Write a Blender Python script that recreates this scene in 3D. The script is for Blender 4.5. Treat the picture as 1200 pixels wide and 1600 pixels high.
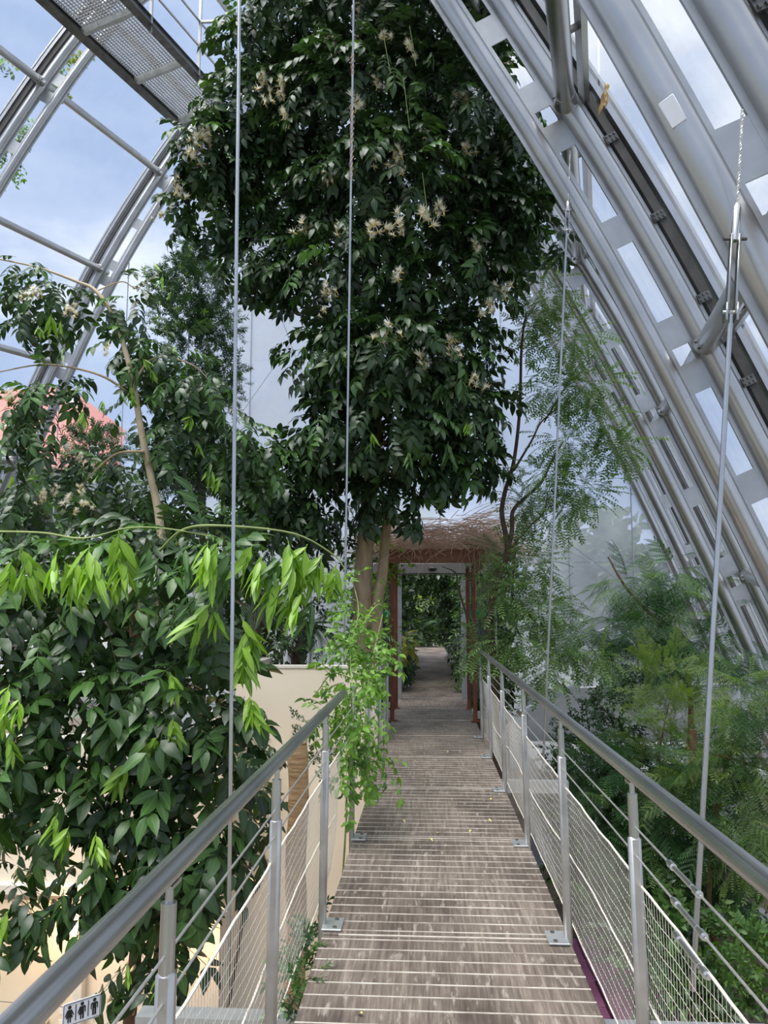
import bpy, math, random
import numpy as np
from mathutils import Matrix, Vector

for o in list(bpy.data.objects):
    bpy.data.objects.remove(o, do_unlink=True)
scene = bpy.context.scene
COL = scene.collection
R = random.Random(7)
rng = np.random.default_rng(11)

# ------------------------------------------------------------------ camera
FPX = 1200.0
CAM = np.array([0.0, 0.0, 1.6])
YAW, PITCH = math.radians(3.2183), math.radians(7.125)
FW = np.array([-math.sin(YAW) * math.cos(PITCH), math.cos(YAW) * math.cos(PITCH), math.sin(PITCH)])
RT = np.array([math.cos(YAW), math.sin(YAW), 0.0])
UP = np.cross(RT, FW)
cam_data = bpy.data.cameras.new('camera')
cam_data.sensor_fit = 'VERTICAL'
cam_data.sensor_height = 36.0
cam_data.sensor_width = 27.0
cam_data.lens = 27.0
cam_data.clip_start, cam_data.clip_end = 0.05, 600
camera = bpy.data.objects.new('camera', cam_data)
COL.objects.link(camera)
camera.matrix_world = Matrix(((RT[0], UP[0], -FW[0], CAM[0]), (RT[1], UP[1], -FW[1], CAM[1]),
                              (RT[2], UP[2], -FW[2], CAM[2]), (0, 0, 0, 1)))
scene.camera = camera

# ------------------------------------------------------------------ world, sun, exposure
vs = scene.view_settings
vs.view_transform = 'Standard'
vs.look = 'None'
vs.exposure = 0.65
vs.gamma = 1.0
vs.use_curve_mapping = False
scene.cycles.transparent_max_bounces = 16
scene.cycles.max_bounces = 6
scene.cycles.diffuse_bounces = 3
world = bpy.data.worlds.new('overcast_sky')
scene.world = world
world.use_nodes = True
nt = world.node_tree
nt.nodes.clear()
w_out = nt.nodes.new('ShaderNodeOutputWorld')
w_bg = nt.nodes.new('ShaderNodeBackground')
w_tc = nt.nodes.new('ShaderNodeTexCoord')
w_map = nt.nodes.new('ShaderNodeMapping')
w_map.inputs['Scale'].default_value = (1.0, 1.0, 2.2)
w_map.inputs['Location'].default_value = (2.2, 12.4, 7.7)
w_n = nt.nodes.new('ShaderNodeTexNoise')
w_n.inputs['Scale'].default_value = 2.6
w_n.inputs['Detail'].default_value = 7.0
w_n.inputs['Roughness'].default_value = 0.52
w_r = nt.nodes.new('ShaderNodeValToRGB')
w_r.color_ramp.elements[0].position = 0.36
w_r.color_ramp.elements[0].color = (0.27, 0.355, 0.53, 1)
w_r.color_ramp.elements[1].position = 0.66
w_r.color_ramp.elements[1].color = (0.70, 0.73, 0.80, 1)
e = w_r.color_ramp.elements.new(0.5)
e.color = (0.36, 0.44, 0.60, 1)
nt.links.new(w_tc.outputs['Generated'], w_map.inputs['Vector'])
nt.links.new(w_map.outputs['Vector'], w_n.inputs['Vector'])
nt.links.new(w_n.outputs['Fac'], w_r.inputs['Fac'])
nt.links.new(w_r.outputs['Color'], w_bg.inputs['Color'])
w_bg.inputs['Strength'].default_value = 1.0
nt.links.new(w_bg.outputs['Background'], w_out.inputs['Surface'])

sun_d = bpy.data.lights.new('sun_behind_cloud', 'SUN')
sun_d.energy = 5.0
sun_d.angle = math.radians(50)
sun_d.color = (1.0, 0.97, 0.92)
sun = bpy.data.objects.new('sun_behind_cloud', sun_d)
COL.objects.link(sun)
sun.rotation_euler = Vector((0.22, 0.26, -0.94)).to_track_quat('-Z', 'Y').to_euler()

# ------------------------------------------------------------------ helpers: measuring
def ray(px, py):
    return FW + RT * ((px - 600) / FPX) - UP * ((py - 800) / FPX)

def at(px, py, y):
    """the point that stands at world depth y and shows at pixel (px, py) of the photograph"""
    d = ray(px, py)
    return CAM + d * (y / d[1])

def on_z(px, py, z):
    d = ray(px, py)
    return CAM + d * ((z - CAM[2]) / d[2])

# ------------------------------------------------------------------ helpers: materials
def M(name):
    m = bpy.data.materials.new(name)
    m.use_nodes = True
    t = m.node_tree
    return m, t, t.nodes['Principled BSDF'], t.nodes['Material Output']

def set_in(b, **kw):
    for k, v in kw.items():
        k = k.replace('_', ' ')
        if k in b.inputs:
            b.inputs[k].default_value = v

def noise_ramp(t, cols, scale=(1, 1, 1), nscale=5.0, detail=4.0, coord='Object', rough=0.55):
    tc = t.nodes.new('ShaderNodeTexCoord')
    mp = t.nodes.new('ShaderNodeMapping')
    mp.inputs['Scale'].default_value = scale
    n = t.nodes.new('ShaderNodeTexNoise')
    n.inputs['Scale'].default_value = nscale
    n.inputs['Detail'].default_value = detail
    n.inputs['Roughness'].default_value = rough
    r = t.nodes.new('ShaderNodeValToRGB')
    els = r.color_ramp.elements
    for i, (p, c) in enumerate(cols):
        if i < 2:
            els[i].position = p
            els[i].color = (*c, 1)
        else:
            q = els.new(p)
            q.color = (*c, 1)
    t.links.new(tc.outputs[coord], mp.inputs['Vector'])
    t.links.new(mp.outputs['Vector'], n.inputs['Vector'])
    t.links.new(n.outputs['Fac'], r.inputs['Fac'])
    return r, n

def simple(name, cols, rough=0.6, metal=0.0, nscale=5.0, scale=(1, 1, 1), bump=0.0, spec=0.5, coord='Object', detail=4.0):
    m, t, b, out = M(name)
    set_in(b, Roughness=rough, Metallic=metal)
    b.inputs['Specular IOR Level'].default_value = spec
    if len(cols) == 1:
        cols = [(0.3, cols[0]), (0.7, tuple(min(1, c * 1.12) for c in cols[0]))]
    r, n = noise_ramp(t, cols, scale, nscale, detail, coord)
    t.links.new(r.outputs['Color'], b.inputs['Base Color'])
    if bump:
        bp = t.nodes.new('ShaderNodeBump')
        bp.inputs['Strength'].default_value = bump
        bp.inputs['Distance'].default_value = 0.02
        t.links.new(n.outputs['Fac'], bp.inputs['Height'])
        t.links.new(bp.outputs['Normal'], b.inputs['Normal'])
    return m

def leaf_mat(name, dark, light, rib, rough=0.38, trans=0.28, spec=0.5, yellow=None):
    """two-sided leaf: glossy upper skin, some light passing through, paler midrib, hue drifting from leaflet to leaflet"""
    m, t, b, out = M(name)
    set_in(b, Roughness=rough)
    b.inputs['Specular IOR Level'].default_value = spec
    var = t.nodes.new('ShaderNodeAttribute')
    var.attribute_name = 'var'
    oi = t.nodes.new('ShaderNodeObjectInfo')
    geo = t.nodes.new('ShaderNodeNewGeometry')
    n = t.nodes.new('ShaderNodeTexNoise')
    n.inputs['Scale'].default_value = 1.7
    n.inputs['Detail'].default_value = 3
    t.links.new(geo.outputs['Position'], n.inputs['Vector'])
    a1 = t.nodes.new('ShaderNodeMath')
    a1.operation = 'MULTIPLY_ADD'
    a1.inputs[1].default_value = 0.55
    t.links.new(var.outputs['Fac'], a1.inputs[0])
    t.links.new(n.outputs['Fac'], a1.inputs[2])
    a2 = t.nodes.new('ShaderNodeMath')
    a2.operation = 'MULTIPLY_ADD'
    a2.inputs[1].default_value = 0.35
    t.links.new(oi.outputs['Random'], a2.inputs[0])
    t.links.new(a1.outputs[0], a2.inputs[2])
    r = t.nodes.new('ShaderNodeValToRGB')
    r.color_ramp.elements[0].position = 0.45
    r.color_ramp.elements[0].color = (*dark, 1)
    r.color_ramp.elements[1].position = 1.15 if yellow is None else 0.98
    r.color_ramp.elements[1].color = (*light, 1)
    if yellow:
        q = r.color_ramp.elements.new(1.0)
        q.color = (*yellow, 1)
    t.links.new(a2.outputs[0], r.inputs['Fac'])
    ra = t.nodes.new('ShaderNodeAttribute')
    ra.attribute_name = 'rib'
    mr = t.nodes.new('ShaderNodeMapRange')
    mr.inputs['From Min'].default_value = 0.72
    mr.inputs['From Max'].default_value = 1.0
    mr.inputs['To Max'].default_value = 0.6
    t.links.new(ra.outputs['Fac'], mr.inputs['Value'])
    mx = t.nodes.new('ShaderNodeMixRGB')
    mx.inputs['Color2'].default_value = (*rib, 1)
    t.links.new(mr.outputs[0], mx.inputs['Fac'])
    t.links.new(r.outputs['Color'], mx.inputs['Color1'])
    t.links.new(mx.outputs['Color'], b.inputs['Base Color'])
    tl = t.nodes.new('ShaderNodeBsdfTranslucent')
    br = t.nodes.new('ShaderNodeMixRGB')
    br.blend_type = 'MULTIPLY'
    br.inputs['Fac'].default_value = 1
    br.inputs['Color2'].default_value = (1.5, 1.7, 0.6, 1)
    t.links.new(mx.outputs['Color'], br.inputs['Color1'])
    t.links.new(br.outputs['Color'], tl.inputs['Color'])
    ms = t.nodes.new('ShaderNodeMixShader')
    ms.inputs['Fac'].default_value = trans
    t.links.new(b.outputs['BSDF'], ms.inputs[1])
    t.links.new(tl.outputs['BSDF'], ms.inputs[2])
    t.links.new(ms.outputs[0], out.inputs['Surface'])
    return m

def glass_mat(name, clear, dirt, tint=(0.97, 0.985, 1.0), gloss=0.10, dirt_scale=3.0, rough=0.03, weak=0.12):
    """see-through pane: mostly clear, a film of whitish dirt, a weak reflection"""
    m = bpy.data.materials.new(name)
    m.use_nodes = True
    t = m.node_tree
    t.nodes.clear()
    out = t.nodes.new('ShaderNodeOutputMaterial')
    tr = t.nodes.new('ShaderNodeBsdfTransparent')
    tr.inputs['Color'].default_value = (*tint, 1)
    gl = t.nodes.new('ShaderNodeBsdfGlossy')
    gl.inputs['Roughness'].default_value = rough
    df = t.nodes.new('ShaderNodeBsdfTranslucent')
    df.inputs['Color'].default_value = (0.86, 0.88, 0.90, 1)
    df2 = t.nodes.new('ShaderNodeBsdfDiffuse')
    df2.inputs['Color'].default_value = (0.80, 0.82, 0.84, 1)
    md = t.nodes.new('ShaderNodeMixShader')
    t.links.new(df.outputs[0], md.inputs[1])
    t.links.new(df2.outputs[0], md.inputs[2])
    r, n = noise_ramp(t, [(0.3, (dirt * 0.45,) * 3), (0.75, (dirt * 1.5,) * 3)], (1, 1, 1), dirt_scale, 5)
    m1 = t.nodes.new('ShaderNodeMixShader')
    t.links.new(r.outputs['Color'], m1.inputs['Fac'])
    t.links.new(tr.outputs[0], m1.inputs[1])
    t.links.new(md.outputs[0], m1.inputs[2])
    lw = t.nodes.new('ShaderNodeLayerWeight')
    lw.inputs['Blend'].default_value = gloss
    m2 = t.nodes.new('ShaderNodeMixShader')
    wk = t.nodes.new('ShaderNodeMath')
    wk.operation = 'MULTIPLY'
    wk.inputs[1].default_value = weak
    t.links.new(lw.outputs['Fresnel'], wk.inputs[0])
    t.links.new(wk.outputs[0], m2.inputs['Fac'])
    t.links.new(m1.outputs[0], m2.inputs[1])
    t.links.new(gl.outputs[0], m2.inputs[2])
    t.links.new(m2.outputs[0], out.inputs['Surface'])
    return m

def emit_mat(name, col, s):
    m, t, b, out = M(name)
    set_in(b, Roughness=0.3)
    b.inputs['Base Color'].default_value = (*col, 1)
    b.inputs['Emission Color'].default_value = (*col, 1)
    b.inputs['Emission Strength'].default_value = s
    return m

MAT = {}
MAT['alu'] = simple('brushed_aluminium', [(0.3, (0.42, 0.42, 0.42)), (0.7, (0.55, 0.55, 0.55))], 0.30, 0.9, 1.6, bump=0.03)
MAT['alu_plate'] = simple('milled_aluminium_plate', [(0.3, (0.36, 0.37, 0.38)), (0.7, (0.46, 0.47, 0.48))], 0.42, 0.8, 4)
MAT['steel'] = simple('brushed_stainless', [(0.3, (0.40, 0.41, 0.42)), (0.7, (0.55, 0.56, 0.56))], 0.27, 0.95, 2.0)
MAT['post'] = simple('worn_stainless_post', [(0.3, (0.42, 0.41, 0.40)), (0.7, (0.60, 0.59, 0.57))], 0.38, 0.85, 7.0)
MAT['galv'] = simple('galvanised_steel', [(0.3, (0.42, 0.44, 0.45)), (0.7, (0.58, 0.60, 0.60))], 0.45, 0.75, 9.0)
MAT['gasket'] = simple('dark_gasket', [(0.3, (0.035, 0.033, 0.032)), (0.7, (0.07, 0.065, 0.06))], 0.6)
MAT['darksteel'] = simple('weathered_steel', [(0.3, (0.10, 0.10, 0.095)), (0.7, (0.20, 0.20, 0.19))], 0.45, 0.7, 5)
MAT['grating'] = simple('galvanised_grating', [(0.3, (0.40, 0.40, 0.40)), (0.7, (0.52, 0.52, 0.52))], 0.5, 0.6, 5)
MAT['rust'] = simple('rust_red_painted_steel', [(0.3, (0.16, 0.055, 0.030)), (0.7, (0.27, 0.10, 0.055))], 0.6, 0.1, 6)
MAT['rust_board'] = simple('brown_board', [(0.3, (0.19, 0.075, 0.035)), (0.7, (0.30, 0.13, 0.065))], 0.6, 0.0, 3, (1, 9, 9))
MAT['rope'] = simple('cream_cord', [(0.3, (0.60, 0.55, 0.46)), (0.7, (0.78, 0.73, 0.64))], 0.8, 0, 40)
MAT['cable'] = simple('steel_cable', [(0.3, (0.45, 0.44, 0.42)), (0.7, (0.62, 0.61, 0.58))], 0.4, 0.7, 60)
MAT['chrome'] = simple('polished_fitting', [(0.3, (0.70, 0.70, 0.70)), (0.7, (0.82, 0.82, 0.81))], 0.2, 0.95, 5)
MAT['beige'] = simple('beige_render', [(0.3, (0.72, 0.62, 0.48)), (0.7, (0.80, 0.71, 0.57))], 0.85, 0, 1.4, bump=0.08)
MAT['beige_cap'] = simple('pale_wall_coping', [(0.3, (0.58, 0.54, 0.46)), (0.7, (0.68, 0.64, 0.56))], 0.8, 0, 6)
MAT['door'] = simple('cream_door', [(0.3, (0.68, 0.55, 0.38)), (0.7, (0.74, 0.61, 0.44))], 0.5, 0, 3)
MAT['concrete'] = simple('grey_concrete', [(0.3, (0.34, 0.35, 0.36)), (0.7, (0.46, 0.47, 0.48))], 0.85, 0, 3, bump=0.15)
MAT['soil'] = simple('bark_mulch_soil', [(0.3, (0.07, 0.05, 0.035)), (0.55, (0.13, 0.10, 0.07)), (0.75, (0.20, 0.17, 0.12))], 0.95, 0, 2.2, bump=0.6, detail=9)
MAT['gravel'] = simple('light_gravel', [(0.3, (0.32, 0.30, 0.27)), (0.7, (0.48, 0.46, 0.42))], 0.9, 0, 9, bump=0.4)
MAT['grass'] = simple('outdoor_lawn', [(0.3, (0.105, 0.115, 0.085)), (0.7, (0.17, 0.175, 0.145))], 0.95, 0, 0.4)
MAT['mauve'] = simple('mauve_tile', [(0.3, (0.30, 0.10, 0.20)), (0.7, (0.46, 0.17, 0.32))], 0.6, 0, 3)
MAT['log'] = simple('peeled_log', [(0.3, (0.46, 0.27, 0.13)), (0.7, (0.66, 0.44, 0.25))], 0.75, 0, 3, (3, 3, 14), bump=0.5)
MAT['trunk_tan'] = simple('smooth_tan_bark', [(0.3, (0.30, 0.21, 0.12)), (0.7, (0.52, 0.40, 0.25))], 0.8, 0, 5, (2, 2, 0.6), bump=0.4)
MAT['trunk_pale'] = simple('pale_bark', [(0.3, (0.42, 0.33, 0.21)), (0.7, (0.60, 0.50, 0.35))], 0.8, 0, 6, bump=0.2)
MAT['trunk_dark'] = simple('dark_bark', [(0.3, (0.060, 0.036, 0.024)), (0.7, (0.13, 0.085, 0.06))], 0.85, 0, 7, bump=0.5)
MAT['trunk_red'] = simple('reddish_bark', [(0.3, (0.14, 0.075, 0.038)), (0.7, (0.26, 0.15, 0.08))], 0.85, 0, 7, bump=0.5)
MAT['fibre'] = simple('fibrous_palm_bark', [(0.3, (0.03, 0.019, 0.014)), (0.7, (0.10, 0.062, 0.045))], 0.95, 0, 14, bump=1.0)
MAT['twig'] = simple('dry_twig', [(0.3, (0.40, 0.25, 0.17)), (0.7, (0.74, 0.55, 0.42))], 0.85, 0, 3)
MAT['stem_green'] = simple('green_stem', [(0.3, (0.16, 0.22, 0.06)), (0.7, (0.30, 0.36, 0.13))], 0.6, 0, 6)
MAT['roof_red'] = simple('red_roof_tiles', [(0.3, (0.42, 0.155, 0.125)), (0.7, (0.56, 0.235, 0.20))], 0.85, 0, 2.5, (1, 1, 6), bump=0.2)
MAT['plaster'] = simple('white_plaster', [(0.3, (0.66, 0.66, 0.66)), (0.7, (0.76, 0.76, 0.75))], 0.85, 0, 2)
MAT['window_dark'] = simple('dark_window_glass', [(0.3, (0.16, 0.20, 0.26)), (0.7, (0.26, 0.31, 0.38))], 0.15, 0, 2)
MAT['green_band'] = simple('green_band', [(0.3, (0.0, 0.22, 0.10)), (0.7, (0.0, 0.27, 0.13))], 0.5, 0, 3)
MAT['white'] = simple('white_plastic', [(0.3, (0.74, 0.76, 0.80)), (0.7, (0.80, 0.82, 0.86))], 0.4, 0, 3)
MAT['black'] = simple('black_print', [(0.3, (0.012, 0.012, 0.014)), (0.7, (0.02, 0.02, 0.022))], 0.5, 0, 3)
MAT['red'] = simple('bright_red_petal', [(0.3, (0.72, 0.03, 0.02)), (0.7, (0.85, 0.08, 0.05))], 0.4, 0, 6)
MAT['flower'] = simple('cream_filament', [(0.3, (0.88, 0.84, 0.62)), (0.7, (0.95, 0.93, 0.80))], 0.7, 0, 30)
MAT['calyx'] = simple('ochre_calyx', [(0.3, (0.50, 0.36, 0.10)), (0.7, (0.66, 0.50, 0.20))], 0.7, 0, 30)
MAT['dead'] = simple('dried_tan_leaf', [(0.3, (0.52, 0.36, 0.16)), (0.7, (0.72, 0.54, 0.30))], 0.8, 0, 20, bump=0.5)
MAT['yellow'] = simple('yellow_fallen_leaf', [(0.3, (0.62, 0.50, 0.14)), (0.7, (0.78, 0.66, 0.26))], 0.7, 0, 30)
MAT['stone'] = simple('grey_field_stone', [(0.3, (0.22, 0.22, 0.21)), (0.7, (0.38, 0.38, 0.36))], 0.9, 0, 5, bump=0.5)
MAT['bulb'] = emit_mat('warm_bulb', (1.0, 0.72, 0.38), 14)
MAT['glass_roof'] = glass_mat('clear_roof_glass', 1, 0.05)
MAT['glass_right'] = glass_mat('dirty_roof_glass', 1, 0.30, dirt_scale=1.3)
MAT['glass_gable'] = glass_mat('hazy_gable_glass', 1, 0.36, (0.92, 0.95, 1.0), 0.22, 0.35, 0.08, 0.5)
MAT['glass_foil'] = glass_mat('milky_gable_sheet', 1, 0.55, (0.94, 0.96, 1.0), 0.22, 0.35, 0.10, 0.5)
MAT['glass_screen'] = glass_mat('screen_glass', 1, 0.04)
MAT['leaf_dark'] = leaf_mat('dark_glossy_leaf', (0.008, 0.020, 0.007), (0.034, 0.075, 0.024), (0.06, 0.10, 0.04), 0.36, 0.16, 0.55)
MAT['leaf_mid'] = leaf_mat('mid_green_leaf', (0.018, 0.048, 0.012), (0.065, 0.15, 0.034), (0.14, 0.22, 0.08), 0.36, 0.22, 0.5)
MAT['leaf_lime'] = leaf_mat('young_lime_leaf', (0.060, 0.145, 0.018), (0.25, 0.43, 0.050), (0.40, 0.55, 0.12), 0.32, 0.36, 0.5)
MAT['leaf_fine'] = leaf_mat('small_fresh_leaf', (0.045, 0.092, 0.028), (0.16, 0.26, 0.080), (0.15, 0.26, 0.08), 0.45, 0.34, 0.4)
MAT['leaf_fern'] = leaf_mat('feathery_leaf', (0.016, 0.048, 0.018), (0.055, 0.14, 0.045), (0.06, 0.12, 0.05), 0.5, 0.28, 0.4)
MAT['leaf_pale'] = leaf_mat('pale_feathery_leaf', (0.085, 0.135, 0.036), (0.22, 0.30, 0.095), (0.24, 0.32, 0.12), 0.5, 0.34, 0.35)
MAT['leaf_vine'] = leaf_mat('fresh_vine_leaf', (0.045, 0.12, 0.018), (0.17, 0.33, 0.05), (0.22, 0.36, 0.10), 0.42, 0.34, 0.45)
MAT['leaf_needle'] = leaf_mat('blue_green_needle', (0.014, 0.040, 0.018), (0.05, 0.11, 0.045), (0.05, 0.1, 0.05), 0.45, 0.18, 0.45)
MAT['leaf_ground'] = leaf_mat('undergrowth_leaf', (0.022, 0.06, 0.016), (0.09, 0.19, 0.045), (0.12, 0.2, 0.07), 0.45, 0.26, 0.45)
MAT['leaf_pale_out'] = leaf_mat('outdoor_leaf', (0.045, 0.070, 0.045), (0.12, 0.16, 0.095), (0.22, 0.3, 0.12), 0.7, 0.3, 0.2)
MAT['leaf_yellow'] = leaf_mat('yellowish_leaf', (0.17, 0.16, 0.025), (0.42, 0.40, 0.07), (0.4, 0.4, 0.1), 0.5, 0.3, 0.4)

# weathered deck sheet: grain runs along the walkway, pale scuffs, a few dark stains
def deck_material():
    m, t, b, out = M('weathered_deck_plywood')
    set_in(b, Roughness=0.72)
    r, n = noise_ramp(t, [(0.30, (0.066, 0.053, 0.044)), (0.50, (0.138, 0.116, 0.099)), (0.72, (0.27, 0.236, 0.204))], (22, 1.1, 1), 2.4, 10, 'Object', 0.68)
    s, n2 = noise_ramp(t, [(0.42, (1.12, 1.06, 1.0)), (0.62, (0.50, 0.45, 0.42))], (1.3, 0.7, 1), 1.25, 5)
    p, n3 = noise_ramp(t, [(0.58, (0, 0, 0)), (0.68, (1, 1, 1))], (13, 2.6, 1), 2.3, 10)
    mu = t.nodes.new('ShaderNodeMixRGB')
    mu.blend_type = 'MULTIPLY'
    mu.inputs['Fac'].default_value = 1
    t.links.new(r.outputs['Color'], mu.inputs['Color1'])
    t.links.new(s.outputs['Color'], mu.inputs['Color2'])
    mp = t.nodes.new('ShaderNodeMixRGB')
    mp.inputs['Color2'].default_value = (0.38, 0.335, 0.28, 1)
    fa = t.nodes.new('ShaderNodeMath')
    fa.operation = 'MULTIPLY'
    fa.inputs[1].default_value = 0.62
    t.links.new(p.outputs['Color'], fa.inputs[0])
    t.links.new(fa.outputs[0], mp.inputs['Fac'])
    t.links.new(mu.outputs['Color'], mp.inputs['Color1'])
    t.links.new(mp.outputs['Color'], b.inputs['Base Color'])
    bp = t.nodes.new('ShaderNodeBump')
    bp.inputs['Strength'].default_value = 0.25
    bp.inputs['Distance'].default_value = 0.004
    t.links.new(n.outputs['Fac'], bp.inputs['Height'])
    t.links.new(bp.outputs['Normal'], b.inputs['Normal'])
    return m
MAT['deck'] = deck_material()
MAT['strip'] = simple('pale_grit_strip', [(0.34, (0.26, 0.22, 0.18)), (0.50, (0.50, 0.45, 0.38)), (0.7, (0.68, 0.63, 0.55))], 0.85, 0, 5, (1, 3, 1), detail=8)

# ------------------------------------------------------------------ helpers: meshes
def tag(o, label=None, cat=None, group=None, kind=None):
    if label: o['label'] = label
    if cat: o['category'] = cat
    if group: o['group'] = group
    if kind: o['kind'] = kind
    return o

def empty(name, loc=(0, 0, 0), label=None, cat=None, group=None, kind=None):
    o = bpy.data.objects.new(name, None)
    o.empty_display_size = 0.1
    o.location = Vector([float(c) for c in loc])
    COL.objects.link(o)
    return tag(o, label, cat, group, kind)

ORIG = {}
def origin_of(o):
    """world origin of an (unrotated) chain of parents"""
    p = Vector((0, 0, 0))
    while o is not None:
        p += o.location
        o = o.parent
    return p

def link(name, me, parent=None, loc=None):
    o = bpy.data.objects.new(name, me)
    COL.objects.link(o)
    if parent is not None:
        o.parent = parent
    if loc is not None:
        o.location = loc
    return o

class MB:
    """collects shapes given in world coordinates; build() links them as ONE mesh object"""
    def __init__(s):
        s.v, s.f = [], []

    def add(s, vs_, fs):
        k = len(s.v)
        s.v.extend([tuple(float(c) for c in q) for q in vs_])
        s.f.extend([tuple(i + k for i in q) for q in fs])

    def box(s, c, size, rot=None, bev=0.0):
        hx, hy, hz = size[0] / 2, size[1] / 2, size[2] / 2
        b = min(bev, hx * .9, hy * .9, hz * .9)
        if b > 0:
            P = []
            for z, k in ((-hz, b), (-hz + b, 0), (hz - b, 0), (hz, b)):
                x, y = hx - k, hy - k
                bb = b if k == 0 else 0
                P += [(-x, -y + bb, z), (-x + bb, -y, z), (x - bb, -y, z), (x, -y + bb, z), (x, y - bb, z), (x - bb, y, z), (-x + bb, y, z), (-x, y - bb, z)]
            F = []
            for l in range(3):
                for i in range(8):
                    j = (i + 1) % 8
                    F.append((l * 8 + i, l * 8 + j, l * 8 + 8 + j, l * 8 + 8 + i))
            F.append(tuple(range(7, -1, -1)))
            F.append(tuple(range(24, 32)))
        else:
            P = [(sx * hx, sy * hy, sz * hz) for sz in (-1, 1) for sx, sy in ((-1, -1), (1, -1), (1, 1), (-1, 1))]
            F = [(3, 2, 1, 0), (4, 5, 6, 7), (0, 1, 5, 4), (1, 2, 6, 5), (2, 3, 7, 6), (3, 0, 4, 7)]
        c = Vector([float(q) for q in c])
        rot = rot or Matrix.Identity(3)
        s.add([c + rot @ Vector(p) for p in P], F)
        return s

    def tube(s, pts, rad, n=8, caps=True, up=None):
        pts = [Vector([float(c) for c in p]) for p in pts]
        m = len(pts)
        rad = [rad] * m if not hasattr(rad, '__len__') else rad
        tg = []
        for i in range(m):
            d = pts[min(i + 1, m - 1)] - pts[max(i - 1, 0)]
            tg.append(d.normalized() if d.length > 1e-9 else Vector((0, 0, 1)))
        u = Vector(up) if up is not None else (Vector((0, 0, 1)) if abs(tg[0].z) < 0.9 else Vector((1, 0, 0)))
        u = (u - tg[0] * u.dot(tg[0])).normalized()
        V, F = [], []
        for i in range(m):
            u = u - tg[i] * u.dot(tg[i])
            u = u.normalized() if u.length > 1e-6 else tg[i].orthogonal().normalized()
            w = tg[i].cross(u)
            for k in range(n):
                a = 2 * math.pi * k / n
                V.append(pts[i] + (u * math.cos(a) + w * math.sin(a)) * rad[i])
        for i in range(m - 1):
            for k in range(n):
                j = (k + 1) % n
                F.append((i * n + k, i * n + j, (i + 1) * n + j, (i + 1) * n + k))
        if caps:
            F.append(tuple(range(n - 1, -1, -1)))
            F.append(tuple((m - 1) * n + k for k in range(n)))
        s.add(V, F)
        return s

    def sweep(s, pts, U, W, prof, caps=True):
        """profile points (u, w) carried along pts with frames U[i], W[i]"""
        n, m = len(prof), len(pts)
        V = [np.asarray(pts[i]) + np.asarray(U[i]) * a + np.asarray(W[i]) * b for i in range(m) for a, b in prof]
        F = [(i * n + k, i * n + (k + 1) % n, (i + 1) * n + (k + 1) % n, (i + 1) * n + k) for i in range(m - 1) for k in range(n)]
        if caps:
            F.append(tuple(range(n - 1, -1, -1)))
            F.append(tuple((m - 1) * n + k for k in range(n)))
        s.add(V, F)
        return s

    def prism(s, poly, off):
        """flat polygon (world points) extruded by a vector"""
        n = len(poly)
        off = np.asarray(off, float)
        V = [np.asarray(p, float) for p in poly] + [np.asarray(p, float) + off for p in poly]
        F = [tuple(range(n - 1, -1, -1)), tuple(range(n, 2 * n))] + [(i, (i + 1) % n, n + (i + 1) % n, n + i) for i in range(n)]
        s.add(V, F)
        return s

    def mesh(s, name, mat, smooth=True, off=(0, 0, 0)):
        me = bpy.data.meshes.new(name)
        ox, oy, oz = off
        me.from_pydata([(a - ox, b - oy, c - oz) for a, b, c in s.v], [], s.f)
        me.materials.append(MAT[mat] if isinstance(mat, str) else mat)
        if smooth:
            me.polygons.foreach_set('use_smooth', [True] * len(me.polygons))
            try:
                me.set_sharp_from_angle(angle=math.radians(38))
            except Exception:
                pass
        me.update()
        return me

    def build(s, name, mat, parent=None, smooth=True, loc=None):
        if parent is not None:
            off = origin_of(parent)
            return link(name, s.mesh(name, mat, smooth, off), parent)
        if loc is None:
            a = np.array(s.v)
            loc = ((a[:, 0].min() + a[:, 0].max()) / 2, (a[:, 1].min() + a[:, 1].max()) / 2, a[:, 2].min())
        return link(name, s.mesh(name, mat, smooth, loc), None, Vector([float(c) for c in loc]))

def rotz(a):
    return Matrix.Rotation(a, 3, 'Z')

def smooth_path(ctrl, n=8):
    """Catmull-Rom through control points"""
    P = [np.asarray(p, float) for p in ctrl]
    P = [2 * P[0] - P[1]] + P + [2 * P[-1] - P[-2]]
    out = []
    for i in range(1, len(P) - 2):
        for k in range(n):
            t = k / n
            a, b, c, d = P[i - 1], P[i], P[i + 1], P[i + 2]
            out.append(0.5 * (2 * b + (c - a) * t + (2 * a - 5 * b + 4 * c - d) * t * t + (3 * b - a - 3 * c + d) * t ** 3))
    out.append(P[-2])
    return out

def unit(v):
    v = np.asarray(v, float)
    return v / max(np.linalg.norm(v), 1e-9)

# ================================================================== STRUCTURE
GZ = -3.2      # ground level below the walkway

def make_ground():
    mb = MB()
    n = 44
    xs = np.linspace(-26, 14, n)
    ys = np.linspace(-6, 34, n)
    V = []
    for y in ys:
        for x in xs:
            V.append((x, y, GZ + 0.10 * math.sin(x * 1.3 + y * .4) * math.sin(y * .9) - 0.05))
    F = [(j * n + i, j * n + i + 1, (j + 1) * n + i + 1, (j + 1) * n + i) for j in range(n - 1) for i in range(n - 1)]
    mb.add(V, F)
    g = mb.build('ground', 'soil')
    tag(g, 'dark mulch ground of the planting beds under the walkway', kind='structure')
    mb = MB()
    mb.box((-5, 90, GZ - 0.45), (400, 400, 0.4))
    tag(mb.build('outdoor_ground', 'grass'), 'lawn outside the glasshouse', kind='structure')
make_ground()

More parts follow.
